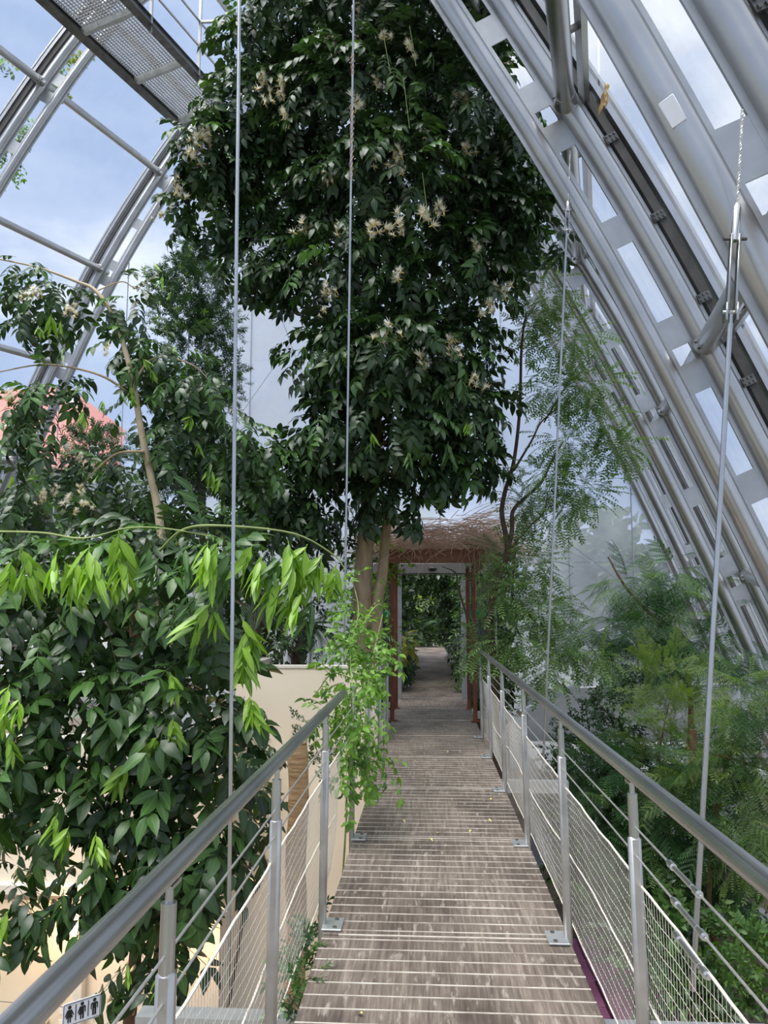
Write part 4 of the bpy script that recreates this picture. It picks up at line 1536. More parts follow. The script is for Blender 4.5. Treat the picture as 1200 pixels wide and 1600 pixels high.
def foliage(pts, keys, mats, droop=.4, jitter=.5, size=(.8, 1.15), up_w=1.0, r=R):
    """mats: list of (material, share)"""
    inst = []
    names = [m for m, _ in mats]
    wts = [w for _, w in mats]
    for p, o in pts:
        d, n = orient(o, droop, jitter, up_w, r)
        inst.append((r.choice(keys), r.choices(names, wts)[0], np.asarray(p, float), rot_to(d, n), r.uniform(*size)))
    return inst

def K(stem_):
    return [k for k in PATS if k.startswith(stem_)]

def wood(root, name, ctrl, r0, r1, mat, n=6, sides=10):
    P = smooth_path(ctrl, n)
    rad = [r0 + (r1 - r0) * i / (len(P) - 1) for i in range(len(P))]
    return MB().tube(P, rad, sides).build(name, mat, root)

def bend(a, b, lift=.15, r=R):
    a, b = np.asarray(a, float), np.asarray(b, float)
    L = np.linalg.norm(b - a)
    return [a, a * .6 + b * .4 + np.array([r.uniform(-.08, .08) * L, r.uniform(-.08, .08) * L, lift * L * .6]), b]

# ---- flower cluster: puffs of cream filaments over ochre calyces
def flower_mesh(seed):
    r = random.Random(seed)
    mb, cb_ = MB(), MB()
    for q in range(5):
        c = np.array([r.uniform(-.06, .06), r.uniform(-.05, .05), r.uniform(-.07, .05)])
        ax = unit([r.gauss(0, .7), r.gauss(0, .7) - .5, .5])
        for k in range(30):
            d = unit(ax * 1.1 + np.array([r.gauss(0, .6), r.gauss(0, .6), r.gauss(0, .6)]))
            L = r.uniform(.04, .07)
            s = unit(np.cross(d, [.3, .5, .8])) * .0042
            mb.add([c - s, c + s, c + d * L], [(0, 1, 2)])
        cb_.tube([c - ax * .03, c + ax * .004], [.004, .008], 5)
    me = mb.mesh('flower', 'flower', False)
    me.materials.append(MAT['calyx'])
    k = len(me.polygons)
    v = [tuple(x.co) for x in me.vertices] + cb_.v
    f = [tuple(p.vertices) for p in me.polygons] + [tuple(i + len(me.vertices) for i in q) for q in cb_.f]
    m2 = bpy.data.meshes.new('flower')
    m2.from_pydata(v, [], f)
    m2.materials.append(MAT['flower'])
    m2.materials.append(MAT['calyx'])
    for i, p in enumerate(m2.polygons):
        p.material_index = 0 if i < k else 1
    return m2
FLOW = [flower_mesh(i) for i in range(4)]
def flowers(root, spots, size=1.0):
    o = origin_of(root)
    for px, py, y in spots:
        ob = bpy.data.objects.new('flower_cluster', R.choice(FLOW))
        COL.objects.link(ob)
        ob.parent = root
        p = Vector([float(c) for c in at(px, py, y)]) - o
        ob.matrix_basis = Matrix.Translation(p) @ Matrix.Rotation(R.uniform(0, 6), 4, 'Z') @ Matrix.Scale(size * R.uniform(.8, 1.25), 4)

def limes(spots, keys, size=(.85, 1.2), down=1.0, mat='leaf_lime'):
    inst = []
    for s in spots:
        px, py, y = s[:3]
        k = s[3] if len(s) > 3 else 1.0
        d = unit([R.gauss(0, .3), R.gauss(-.15, .3), -down])
        n = unit([R.gauss(0, .5), -1 + R.gauss(0, .3), .35])
        inst.append((R.choice(keys), mat, at(px, py, y), rot_to(d, n), R.uniform(*size) * k))
    return inst

# ---------------------------------------------------------------- big flowering tree in the middle
TB = np.array([-0.93, 10.6, GZ])
big = empty('flowering_tree', TB, 'huge dark-leaved tree with cream flower puffs filling the middle', 'tree')
big_blobs = [(560, 40, 9.9, 190, 90, 1.3), (450, 70, 9.9, 105, 85, 1.1), (700, 60, 10.1, 115, 95, 1.1), (400, 180, 9.8, 95, 85), (560, 180, 9.7, 150, 110, 1.3), (725, 200, 10, 115, 110, 1.1),
             (800, 290, 10.3, 55, 75), (335, 245, 9.8, 62, 60, .6), (450, 290, 10.1, 95, 75), (600, 310, 9.7, 150, 100, 1.3), (765, 350, 10.1, 80, 70), (335, 330, 10.1, 65, 42, .6),
             (425, 410, 10.2, 75, 50, .7), (560, 430, 9.8, 125, 90, 1.2), (700, 430, 9.9, 100, 80), (540, 560, 9.8, 85, 80), (620, 570, 9.7, 110, 85, 1.2), (705, 550, 10, 75, 65),
             (600, 660, 9.8, 120, 70, 1.1), (720, 640, 9.9, 70, 55), (705, 722, 10, 70, 42), (612, 765, 10, 50, 42), (510, 690, 10.1, 70, 55), (440, 745, 10.3, 80, 50, .7), (480, 800, 10.4, 45, 35, .5),
             (840, 375, 10.4, 35, 30, .4)]
pts = blob_points(big_blobs, 4300, .5, camside=.3)
pts += blob_points([(560, -110, 10.2, 230, 120, 1.3), (560, -320, 10.4, 190, 130, 1.2)], 420, .5)
inst = foliage(pts, K('inga'), [('leaf_dark', .84), ('leaf_mid', .16)], .5, .55, (.8, 1.12))
inst += limes([(430, 190, 8.9), (560, 250, 8.6), (620, 200, 8.6), (475, 540, 8.9), (455, 550, 9), (560, 550, 8.8), (620, 540, 8.7), (690, 600, 8.9, 1.4), (720, 590, 8.9, 1.4), (580, 690, 8.8), (640, 710, 8.9), (700, 690, 8.9, 1.3), (675, 80, 8.9), (750, 70, 9.2), (340, 30, 9, 1.2), (355, 60, 9), (500, 390, 9), (570, 590, 8.8), (740, 660, 9), (525, 560, 8.9)], K('lime'), (.6, .95), 1.0, 'leaf_mid')
inst += limes([(508, 60, 8.9), (730, 660, 9.1), (580, 675, 8.8), (640, 705, 8.9), (545, 545, 8.8), (425, 300, 10.6), (395, 330, 10.6), (410, 360, 10.7), (600, 25, 9), (770, 100, 9.4)], K('lime'), (.5, .8), 1.0, 'leaf_lime')
scatter(big, inst, 300)
flowers(big, [(518, 62, 8.8), (605, 55, 8.7), (515, 70, 8.8), (640, 72, 8.8), (440, 130, 8.9), (438, 150, 8.9), (410, 125, 9), (412, 150, 9), (445, 180, 8.9), (558, 160, 8.6), (722, 140, 9.2), (724, 155, 9.2),
              (725, 230, 9.1), (735, 228, 9.1), (582, 245, 8.6), (620, 242, 8.6), (622, 265, 8.6), (510, 278, 8.8), (475, 345, 9), (472, 355, 9), (535, 358, 8.7), (583, 350, 8.5), (580, 362, 8.5), (614, 342, 8.5), (625, 360, 8.5), (664, 335, 8.6), (685, 328, 8.7),
              (745, 385, 9.2), (510, 455, 8.9), (500, 482, 8.9), (515, 450, 8.9), (595, 522, 8.7), (612, 515, 8.7), (662, 564, 8.8), (710, 545, 9.1), (742, 595, 9.2), (755, 470, 9.3), (760, 480, 9.3), (790, 455, 9.5), (775, 450, 9.5), (700, 530, 9.1),
              (315, 215, 9.2), (305, 225, 9.2), (300, 240, 9.2), (325, 210, 9.2), (275, 285, 9.3), (280, 300, 9.3), (245, 330, 9.4), (320, 210, 9.2), (620, 430, 8.8), (560, 390, 8.7), (665, 210, 8.8), (795, 95, 9.6), (590, 130, 8.7)], 1.35)
t1 = wood(big, 'trunk', [TB, at(566, 985, 10.6), at(567, 900, 10.6), at(577, 780, 10.6), at(585, 660, 10.4), at(575, 480, 10.3), at(570, 250, 10.3), at(560, -50, 10.3)], .15, .06, 'trunk_tan', 6, 14)
wood(big, 'trunk', [TB + np.array([.16, .05, 0]), at(588, 985, 10.6), at(597, 900, 10.6), at(607, 800, 10.6), at(630, 690, 10.3), at(660, 540, 10.2), at(690, 350, 10.2)], .09, .04, 'trunk_tan', 6, 12)
for px, py, y, qx, qy in ((580, 700, 10.4, 700, 700), (580, 690, 10.4, 470, 720), (575, 520, 10.3, 690, 440), (572, 450, 10.3, 440, 400), (570, 330, 10.3, 750, 330), (570, 260, 10.3, 350, 250), (565, 150, 10.3, 700, 90), (565, 120, 10.3, 440, 90)):
    wood(big, 'branch', bend(at(px, py, y), at(qx, qy, 9.9)), .04, .012, 'trunk_tan', 5, 7)
for px, py, L in ((630, 120, .9), (640, 40, .7), (600, 60, .6), (660, 270, .9)):
    MB().tube([at(px, py, 8.6), at(px + 10, py + L * 90, 8.55)], .004, 4).build('twig', 'stem_green', big)

# ---------------------------------------------------------------- leafy shrub in front of the toilet block
SBs = np.array([-2.25, 5.7, GZ])
shrub = empty('leafy_shrub', SBs, 'tall leafy shrub with drooping lime young leaves before the toilet block', 'shrub')
sh_blobs = [(55, 960, 5.3, 100, 90), (190, 950, 5.5, 115, 95), (320, 930, 5.3, 70, 80), (80, 1090, 5.3, 110, 100), (235, 1090, 5.4, 115, 110), (320, 1130, 5.2, 48, 80), (372, 1085, 5.3, 26, 30, .25),
            (130, 1230, 5.5, 110, 85), (270, 1260, 5.4, 95, 100), (325, 1330, 5.3, 38, 65), (15, 1160, 5.1, 45, 60), (18, 1400, 5.2, 24, 60, .25), (190, 1370, 5.5, 75, 62), (245, 1460, 5.6, 45, 70, .3), (60, 880, 5.6, 80, 50), (280, 850, 5.6, 110, 35)]
inst = foliage(blob_points(sh_blobs, 620, .5, camside=.3), K('inga'), [('leaf_dark', .52), ('leaf_mid', .48)], .6, .5, (.72, 1.05))
lime_spots = [(30, 850, 4.7, 1.1), (45, 865, 4.7), (90, 860, 4.7, 1.1), (105, 880, 4.7), (140, 850, 4.6, 1.1), (150, 865, 4.6), (185, 830, 4.6, 1.2), (195, 870, 4.7), (325, 845, 4.6, 1.1), (340, 855, 4.6, 1.1), (330, 940, 4.7, 1.1), (375, 960, 4.6, 1.1), (378, 1000, 4.6), (395, 850, 4.7, 1.0), (410, 870, 4.7, 1.1),
              (450, 845, 4.8, 1.2), (465, 860, 4.8, 1.1), (480, 850, 4.8), (505, 865, 4.9), (525, 880, 4.9, .8), (440, 900, 4.8, 1.1), (475, 920, 4.8, 1.0), (15, 1070, 4.7), (5, 1110, 4.7), (30, 1090, 4.7), (12, 1150, 4.7), (90, 1270, 4.8), (108, 1290, 4.8), (150, 1300, 4.8, .8), (165, 1320, 4.8, .7), (265, 1050, 4.8, .9), (270, 1120, 4.8), (245, 1150, 4.8), (390, 1085, 5), (395, 1110, 5), (255, 1510, 5.1), (200, 1500, 5.1, .8), (200, 1190, 4.9), (15, 1420, 4.9)]
inst += limes(lime_spots[:22], K('lime'), (.95, 1.25), 1.0, 'leaf_lime')
inst += limes([(a_ + R.uniform(-18, 18), b_ + R.uniform(-8, 25), c_ + .1) for a_, b_, c_ in [q[:3] for q in lime_spots[:22]]], K('lime'), (.8, 1.2), 1.0, 'leaf_lime')
inst += limes(lime_spots[22:], K('lime'), (.7, .95), 1.0, 'leaf_lime')
inst += limes([(60, 860, 4.9), (235, 850, 4.8), (250, 870, 4.8), (215, 860, 4.8), (290, 850, 4.7), (360, 860, 4.7, 1.1), (425, 860, 4.8, 1.2), (350, 890, 4.7), (440, 870, 4.8), (305, 930, 4.8), (460, 890, 4.85), (490, 935, 4.9), (25, 1130, 4.8), (95, 1310, 4.9), (30, 1420, 5, 1.0), (220, 1440, 5.1), (150, 1410, 5.1), (65, 1440, 5), (240, 1560, 5.2), (375, 990, 4.8), (80, 1420, 5.0), (100, 1390, 5.0)], K('lime'), (.8, 1.1), 1.0, 'leaf_mid')
scatter(shrub, inst, 300)
wood(shrub, 'branch', [at(-60, 830, 4.9), at(60, 832, 4.8), at(130, 841, 4.7), at(200, 825, 4.7), at(260, 826, 4.7), at(330, 838, 4.7)], .007, .004, 'stem_green', 6, 7)
wood(shrub, 'branch', [at(250, 860, 5), at(290, 826, 4.7), at(360, 822, 4.7), at(460, 834, 4.8), at(520, 866, 4.9), at(540, 890, 4.9)], .010, .003, 'stem_green', 6, 7)
wood(shrub, 'trunk', [SBs, at(215, 1450, 5.7), at(215, 1200, 5.7), at(210, 1000, 5.6), at(205, 880, 5.5)], .05, .03, 'trunk_red', 5, 10)
wood(shrub, 'trunk', [SBs + [.3, .1, 0], at(250, 1300, 5.8), at(246, 1040, 5.8), at(252, 830, 5.7)], .026, .016, 'trunk_pale', 5, 8)
for a_, b_ in (((210, 1150, 5.6), (90, 960, 5.2)), ((212, 1250, 5.6), (60, 1180, 5.3)), ((214, 1200, 5.6), (330, 1120, 5.2)), ((215, 1350, 5.6), (120, 1290, 5.2)), ((100, 1030, 5), (55, 1055, 4.95)), ((215, 1400, 5.6), (300, 1340, 5.3))):
    wood(shrub, 'branch', bend(at(*a_), at(*b_)), .012, .005, 'stem_green', 5, 6)
# lower hanging sprays next to the beige wall
spr = empty('leaf_spray_shrub', np.array([-1.95, 6.9, GZ]), 'slender dark shrub with arching leaf sprays by the beige wall', 'shrub')
inst = foliage(blob_points([(400, 1175, 6.6, 32, 22, .3), (418, 1230, 6.6, 22, 26, .3), (385, 1290, 6.6, 25, 35, .3), (350, 1190, 6.6, 40, 40, .3)], 36, .4), K('inga'), [('leaf_dark', .8), ('leaf_mid', .2)], .5, .5, (.6, .9))
scatter(spr, inst, 36)
wood(spr, 'stem', [np.array([-1.95, 6.9, GZ]), at(385, 1400, 6.8), at(392, 1250, 6.7), at(405, 1160, 6.6)], .018, .006, 'trunk_dark', 5, 7)

# ---------------------------------------------------------------- arching tree on the left, pale thin trunk
ATB = np.array([-2.75, 7.95, GZ])
arch = empty('arching_tree', ATB, 'slim pale-trunked tree with arching branches in front of the red roof', 'tree')
a_blobs = [(40, 430, 7.5, 50, 35, .3), (95, 455, 7.5, 45, 30, .3), (30, 470, 7.5, 30, 28, .25), (195, 470, 7.7, 40, 50, .35), (60, 500, 7.5, 40, 22, .25), (80, 600, 7.4, 50, 25, .3), (60, 660, 7.4, 32, 60, .3), (95, 720, 7.5, 26, 70, .3), (20, 640, 7.4, 22, 40, .2),
           (250, 560, 7.9, 65, 55, .5), (310, 600, 8, 55, 60, .5), (340, 690, 8.2, 65, 70, .5), (225, 630, 7.8, 45, 35, .3), (270, 680, 8.0, 60, 60, .5), (170, 760, 8.2, 60, 55, .5), (240, 770, 8.3, 50, 50, .4), (330, 780, 8.4, 75, 50, .5), (395, 700, 8.5, 40, 60, .4), (210, 540, 7.8, 35, 30, .25), (40, 770, 7.6, 50, 40, .4)]
inst = foliage(blob_points(a_blobs, 560, .4, camside=.2), K('inga'), [('leaf_dark', .68), ('leaf_mid', .32)], .7, .5, (.62, .92))
inst += limes([(240, 410, 7.4, .8), (255, 430, 7.4, .9), (268, 455, 7.5, .8), (80, 490, 7.2), (95, 500, 7.2, .8), (60, 510, 7.2, .8), (222, 560, 7.4), (235, 575, 7.4, .8), (205, 600, 7.4), (205, 615, 7.4, .8), (130, 640, 7.3), (160, 625, 7.3, .8), (330, 730, 7.7, 1.1), (310, 690, 7.7), (345, 745, 7.7, .9), (275, 540, 7.5), (140, 780, 7.6, .6), (300, 650, 7.6)], K('lime'), (.6, .9), 1.0, 'leaf_lime')
inst += limes([(215, 570, 7.4), (250, 600, 7.4), (330, 720, 7.7), (100, 540, 7.2), (45, 640, 7.2), (190, 610, 7.3), (350, 640, 7.7), (280, 760, 7.8)], K('lime'), (.7, 1.0), 1.0, 'leaf_mid')
scatter(arch, inst, 300)
wood(arch, 'trunk', [ATB, at(262, 1000, 7.9), at(250, 822, 7.8), at(236, 745, 7.7), at(222, 680, 7.6), at(212, 620, 7.6), at(203, 575, 7.5), at(180, 500, 7.5), at(150, 455, 7.5), at(120, 440, 7.5), at(60, 418, 7.5), at(0, 405, 7.5)], .052, .008, 'trunk_pale', 6, 10)
wood(arch, 'branch', [at(214, 625, 7.6), at(165, 590, 7.5), at(110, 574, 7.5), at(60, 570, 7.4), at(-20, 585, 7.4)], .015, .006, 'trunk_tan', 6, 7)
wood(arch, 'branch', [at(225, 705, 7.6), at(180, 710, 7.6), at(135, 750, 7.6), at(112, 785, 7.6)], .014, .005, 'trunk_tan', 6, 7)
wood(arch, 'branch', [at(208, 600, 7.6), at(240, 560, 7.7), at(300, 570, 7.8), at(340, 610, 7.9)], .014, .005, 'trunk_tan', 6, 7)
wood(arch, 'branch', [at(150, 455, 7.5), at(190, 440, 7.6), at(215, 450, 7.6), at(250, 425, 7.5)], .008, .003, 'trunk_tan', 6, 6)
flowers(arch, [(50, 455, 7.1), (60, 460, 7.1), (35, 462, 7.1), (115, 480, 7.1), (110, 485, 7.1), (70, 770, 7.2), (66, 778, 7.2), (85, 765, 7.2), (105, 780, 7.3), (115, 795, 7.3), (135, 785, 7.3), (128, 765, 7.3), (25, 620, 7.2), (15, 615, 7.2), (165, 545, 7.3), (125, 715, 7.3)], .85)

# ---------------------------------------------------------------- needle-leaved tree behind
PT = at(318, 980, 12.6); PT[2] = GZ
pod = empty('needle_tree', PT, 'dense blue-green needle-leaved tree below the big tree\'s left boughs', 'tree')
inst = foliage(blob_points([(310, 440, 12.6, 55, 50, .55), (285, 500, 12.4, 55, 50, .5), (335, 510, 12.6, 40, 55, .5), (300, 405, 12.7, 30, 25, .3), (250, 450, 12.6, 25, 30, .3), (345, 600, 12.8, 40, 60, .5), (270, 600, 12.8, 60, 50, .5), (300, 720, 12.8, 90, 70, .6), (150, 700, 12.8, 60, 40, .5)], 2400, .35), K('ndl'), [('leaf_needle', .9), ('leaf_fine', .10)], -.2, .6, (.65, 1.0))
scatter(pod, inst, 200, 'sprig')
wood(pod, 'trunk', [PT, at(318, 900, 12.6), at(314, 760, 12.7), at(312, 600, 12.8)], .09, .05, 'trunk_dark', 6, 8)

# ---------------------------------------------------------------- fine-leaved tree on the right of the gate
FT = np.array([1.02, 10.2, GZ])
fine = empty('fine_leaved_tree', FT, 'airy fine-leaved tree with twisting dark stems right of the gate', 'tree')
f_blobs = [(850, 470, 10.2, 40, 32, .4), (830, 510, 10.2, 30, 35, .35), (890, 530, 10.1, 55, 35, .45), (920, 600, 10.1, 50, 35, .4), (870, 610, 10.2, 50, 35, .4), (950, 660, 10.1, 40, 25, .35), (965, 700, 10.1, 40, 28, .3), (890, 690, 10.2, 55, 35, .45), (850, 740, 10.2, 45, 35, .4), (910, 765, 10.2, 45, 28, .35), (880, 800, 10.2, 40, 20, .3),
           (830, 885, 10.2, 50, 40, .4), (800, 930, 10.0, 45, 40, .4), (850, 950, 10.1, 55, 40, .4), (800, 1000, 9.8, 40, 30, .35), (880, 1010, 10, 45, 28, .35), (850, 1045, 9.8, 50, 25, .3), (780, 870, 10.4, 25, 35, .3), (930, 1025, 10, 45, 14, .25), (745, 1015, 9.9, 22, 24, .2), (820, 790, 10.4, 30, 40, .3)]
inst = foliage(blob_points(f_blobs, 2000, .2), K('pin'), [('leaf_fine', .85), ('leaf_mid', .15)], .28, .6, (.7, 1.1))
inst += limes([(808, 555, 9.8), (830, 590, 9.8), (835, 560, 9.8)], K('lime'), (.5, .7), 1, 'leaf_mid')
scatter(fine, inst, 300)
wood(fine, 'trunk', [FT, at(774, 1140, 10.2), at(772, 1040, 10.2), at(765, 975, 10.2), at(770, 935, 10.2), at(782, 895, 10.2), at(793, 865, 10.2), at(790, 835, 10.2), at(784, 800, 10.2), at(790, 765, 10.2), at(803, 720, 10.2), at(812, 640, 10.2), at(815, 540, 10.2), at(822, 490, 10.2)], .060, .014, 'trunk_dark', 6, 10)
wood(fine, 'branch', [at(792, 862, 10.2), at(800, 830, 10.2), at(801, 800, 10.2), at(818, 780, 10.2), at(845, 755, 10.2), at(862, 720, 10.1), at(880, 690, 10.1)], .034, .010, 'trunk_dark', 6, 8)
wood(fine, 'branch', [at(803, 735, 10.2), at(830, 690, 10.2), at(850, 655, 10.2), at(900, 620, 10.2)], .018, .006, 'trunk_dark', 6, 7)
wood(fine, 'branch', [at(800, 855, 10.2), at(830, 820, 10.2), at(850, 800, 10.1), at(856, 770, 10.1)], .014, .006, 'trunk_dark', 6, 7)
wood(fine, 'branch', [at(730, 965, 10.4), at(715, 915, 10.4), at(712, 895, 10.5), at(690, 885, 10.6)], .016, .006, 'trunk_dark', 6, 7)
wood(fine, 'branch', [at(767, 960, 10.2), at(745, 970, 10.3), at(728, 965, 10.4)], .014, .010, 'trunk_dark', 6, 7)
wood(fine, 'branch', [at(850, 660, 10.2), at(895, 585, 10.2), at(905, 570, 10.1)], .010, .004, 'trunk_dark', 6, 6)
wood(fine, 'branch', [at(800, 940, 10.2), at(802, 900, 10.2), at(806, 860, 10.3)], .02, .006, 'trunk_dark', 6, 6)

# ---------------------------------------------------------------- feathery trees and shrubs on the right
def simple_plant(name, label, cat, base, blobs, count, keys, mats, keep, droop=.3, jitter=.6, size=(.8, 1.2), trunks=(), part='leaf', shell=.4, group=None, up_w=1.0):
    root = empty(name, base, label, cat, group)
    inst = foliage(blob_points(blobs, count, shell), keys, mats, droop, jitter, size, up_w)
    scatter(root, inst, keep, part)
    for nm, ctrl_, r0, r1, mt in trunks:
        wood(root, nm, ctrl_, r0, r1, mt, 6, 8)
    return root
def foot(px, y, z=GZ):
    p = at(px, 1200, y)
    p[2] = z
    return p
simple_plant('feathery_tree', 'dark feathery mimosa-like tree in front of the lower arch ribs', 'tree', foot(1090, 13.6),
             [(985, 920, 13.6, 40, 40, .4), (1010, 975, 13.5, 60, 40, .5), (950, 985, 13.5, 40, 30, .4), (900, 990, 13.6, 30, 25, .3), (1070, 1000, 13.5, 50, 45, .5), (1040, 935, 13.8, 45, 35, .4), (1095, 1050, 13.5, 35, 40, .4), (1000, 1020, 13.3, 70, 30, .4), (1120, 930, 14.2, 25, 40, .3), (975, 1055, 13.4, 50, 25, .3), (1060, 890, 14, 30, 30, .3), (1150, 1010, 13.4, 35, 40, .3)],
             330, K('bip'), [('leaf_fern', .82), ('leaf_fine', .18)], 260, .45, .45, (.8, 1.25),
             [('trunk', [foot(1090, 13.6), at(1080, 1200, 13.6), at(1078, 1080, 13.6), at(1050, 1000, 13.6), at(980, 920, 13.6), at(950, 870, 13.6)], .07, .012, 'trunk_red')])
simple_plant('airy_shrub', 'pale green airy shrub below the feathery tree', 'shrub', foot(1055, 11.0),
             [(1050, 1080, 11, 55, 45, .4), (1020, 1130, 11, 50, 45, .4), (1085, 1130, 11, 45, 40, .4), (1060, 1180, 11, 60, 40, .4), (1040, 1045, 11, 30, 30, .3)],
             130, K('fth'), [('leaf_pale', .8), ('leaf_fine', .2)], 130, -.35, .4, (.6, .95),
             [('trunk', [foot(1050, 11), at(1040, 1230, 11), at(1030, 1180, 11), at(1045, 1100, 11)], .03, .006, 'trunk_red'), ('branch', [at(1040, 1230, 11), at(1060, 1195, 11), at(1085, 1140, 11)], .012, .004, 'trunk_red')], 'spray')
simple_plant('acacia_shrub', 'fresh green feathery shrub at the right picture edge behind the hanger', 'shrub', foot(1165, 9.6),
             [(1160, 1090, 9.6, 45, 55, .4), (1180, 1170, 9.5, 40, 55, .4), (1130, 1190, 9.6, 45, 40, .4), (1160, 1260, 9.5, 50, 55, .4), (1120, 1290, 9.7, 40, 40, .4), (1190, 1330, 9.4, 35, 50, .4), (1080, 1230, 9.8, 45, 40, .4)],
             420, K('pin') + K('bip')[:2], [('leaf_fern', .40), ('leaf_fine', .42), ('leaf_pale', .18)], 260, .1, .6, (.75, 1.15),
             [('trunk', [foot(1110, 9.8), at(1108, 1400, 9.8), at(1120, 1250, 9.7), at(1150, 1150, 9.6)], .04, .01, 'trunk_red'), ('branch', [at(1120, 1180, 9.6), at(1160, 1190, 9.5), at(1230, 1215, 9.4)], .014, .006, 'trunk_red')], 'spray')
simple_plant('under_tree', 'shaded feathery shrub between the two brown trunks beyond the railing', 'shrub', foot(1010, 10.4),
             [(1000, 1210, 10.4, 60, 40, .5), (960, 1250, 10.4, 45, 45, .5), (1030, 1270, 10.3, 60, 45, .5), (1000, 1320, 10.3, 50, 40, .5), (1060, 1340, 10.4, 50, 40, .4), (930, 1200, 10.5, 40, 40, .4), (1130, 1360, 10.2, 45, 35, .4)],
             460, K('pin') + K('bip'), [('leaf_fern', .75), ('leaf_fine', .25)], 240, .15, .6, (.8, 1.2),
             [('trunk', [foot(1078, 10.5), at(1074, 1450, 10.5), at(1080, 1300, 10.5), at(1083, 1140, 10.5)], .062, .05, 'trunk_red'), ('trunk', [foot(1118, 10.4), at(1112, 1420, 10.4), at(1122, 1260, 10.4)], .04, .02, 'trunk_red'), ('trunk', [foot(960, 10.8), at(955, 1330, 10.8), at(945, 1160, 10.8)], .06, .03, 'trunk_dark')], 'spray')
simple_plant('dark_bush', 'dark small-leaved bush under the grey concrete wall', 'shrub', foot(925, 11.8),
             [(920, 1130, 11.8, 45, 38, .5), (950, 1100, 11.8, 30, 25, .3), (930, 1190, 11.7, 60, 40, .5), (980, 1170, 11.7, 45, 40, .4), (900, 1250, 11.5, 50, 50, .5), (960, 1310, 11.4, 60, 50, .5), (880, 1180, 12, 30, 30, .3), (1010, 1240, 11.9, 60, 50, .5), (1070, 1300, 11.8, 60, 50, .5), (1010, 1390, 11.4, 60, 45, .5), (1150, 1300, 11.8, 60, 60, .5), (1080, 1190, 12.2, 60, 40, .4)],
             1250, K('sml'), [('leaf_dark', .75), ('leaf_fern', .25)], 200, .0, .7, (.8, 1.3), [('stem', [foot(925, 11.8), at(925, 1250, 11.8), at(920, 1130, 11.8)], .03, .008, 'trunk_dark')], 'sprig')
simple_plant('bed_plant', 'leafy green bed plants between the stones and the near net', 'shrub', foot(1150, 9.0),
             [(1160, 1480, 9, 50, 45, .5), (1120, 1470, 9.4, 45, 30, .4), (1190, 1520, 8.6, 40, 50, .4), (1150, 1550, 8.4, 60, 40, .4), (1100, 1530, 8.6, 45, 35, .4), (1190, 1430, 10, 25, 25, .3)],
             330, K('brd') + K('sml'), [('leaf_ground', .75), ('leaf_fine', .25)], 240, -.3, .6, (.7, 1.1), [('stem', [foot(1150, 9), at(1155, 1500, 9)], .012, .006, 'stem_green')], 'sprig')
simple_plant('ground_cover', 'low dark ground cover below the right-hand net', 'ground cover', foot(980, 8.5),
             [(960, 1420, 10, 60, 40, .8), (1040, 1430, 9.6, 50, 40, .8), (1030, 1520, 8.6, 60, 40, .6), (1050, 1480, 9, 50, 50, .6), (900, 1330, 11, 40, 60, .6), (960, 1370, 10.5, 50, 50, .6), (1070, 1580, 8.2, 60, 40, .5), (1060, 1400, 10.6, 60, 30, .6)],
             700, K('sml') + K('brd'), [('leaf_dark', .45), ('leaf_ground', .55)], 240, -.3, .7, (.8, 1.3), (), 'sprig')
# bright green potted-looking tuft with strap leaves beside the tag
simple_plant('grassy_tuft', 'light grassy tuft behind the white plant tag', 'grass tuft', foot(1180, 11.4),
             [(1180, 1395, 11.4, 22, 14, .2)], 26, K('cyc'), [('leaf_pale', 1)], 26, -.9, .5, (.35, .6), (), 'blade')
# red flower down in the bed
rfp = on_z(1066, 1580, GZ + .55)
rfl = empty('red_flower', (rfp[0], rfp[1], GZ), 'single bright red flower seen through the near net', 'flower')
MB().tube([(rfp[0], rfp[1], GZ), (rfp[0], rfp[1], rfp[2])], .008, 6).build('stem', 'stem_green', rfl)
for k in range(6):
    a = k * math.pi / 3
    v, f, rb = blade(.15, .10, 4, .2, .2)
    m = rot_to((math.cos(a) * .8, math.sin(a) * .8 - .3, .55), (0, -.6, 1))
    mb = MB()
    mb.add((v @ m.T + rfp), f)
    mb.build('petal', 'red', rfl)
# plants under the left edge of the deck
simple_plant('edge_creeper', 'dark creeper growing up below the left deck edge', 'creeper', np.array([-.72, 4.4, GZ]),
             [(478, 1500, 3.9, 14, 25, .25), (490, 1470, 4.4, 10, 18, .25), (470, 1545, 3.6, 16, 22, .2), (455, 1580, 3.4, 14, 18, .2), (470, 1530, 4.2, 18, 40, .3)], 70, K('sml'), [('leaf_mid', .6), ('leaf_dark', .4)], 70, -.2, .6, (.5, .8),
             [('stem', [np.array([-.72, 4.4, GZ]), np.array([-.70, 4.3, -1.2]), np.array([-.66, 4.1, -.25])], .008, .004, 'stem_green')], 'sprig')

# ---------------------------------------------------------------- vine on the left railing
vb = np.array([-0.72, 6.0, GZ])
vine = empty('climbing_vine', vb, 'fresh green vine swallowing the end of the left handrail', 'vine')
v_blobs = [(538, 925, 7.0, 22, 26, .2), (545, 960, 6.8, 30, 26, .2), (592, 1000, 7.2, 16, 34, .2), (545, 990, 6.3, 32, 30, .25), (550, 1030, 6.0, 38, 30, .2), (560, 1075, 5.7, 34, 32, .2), (548, 1110, 5.4, 30, 35, .18), (560, 1155, 5.5, 38, 30, .2), (550, 1200, 5.5, 24, 32, .15), (548, 1245, 5.5, 14, 26, .1), (585, 1185, 5.9, 26, 14, .12), (585, 1040, 6.5, 30, 40, .2), (520, 1060, 6.0, 22, 16, .15), (515, 1120, 6.2, 22, 26, .2), (580, 1130, 6.2, 25, 45, .2), (605, 1205, 5.8, 22, 8, .08), (600, 925, 9.2, 10, 36, .2)]
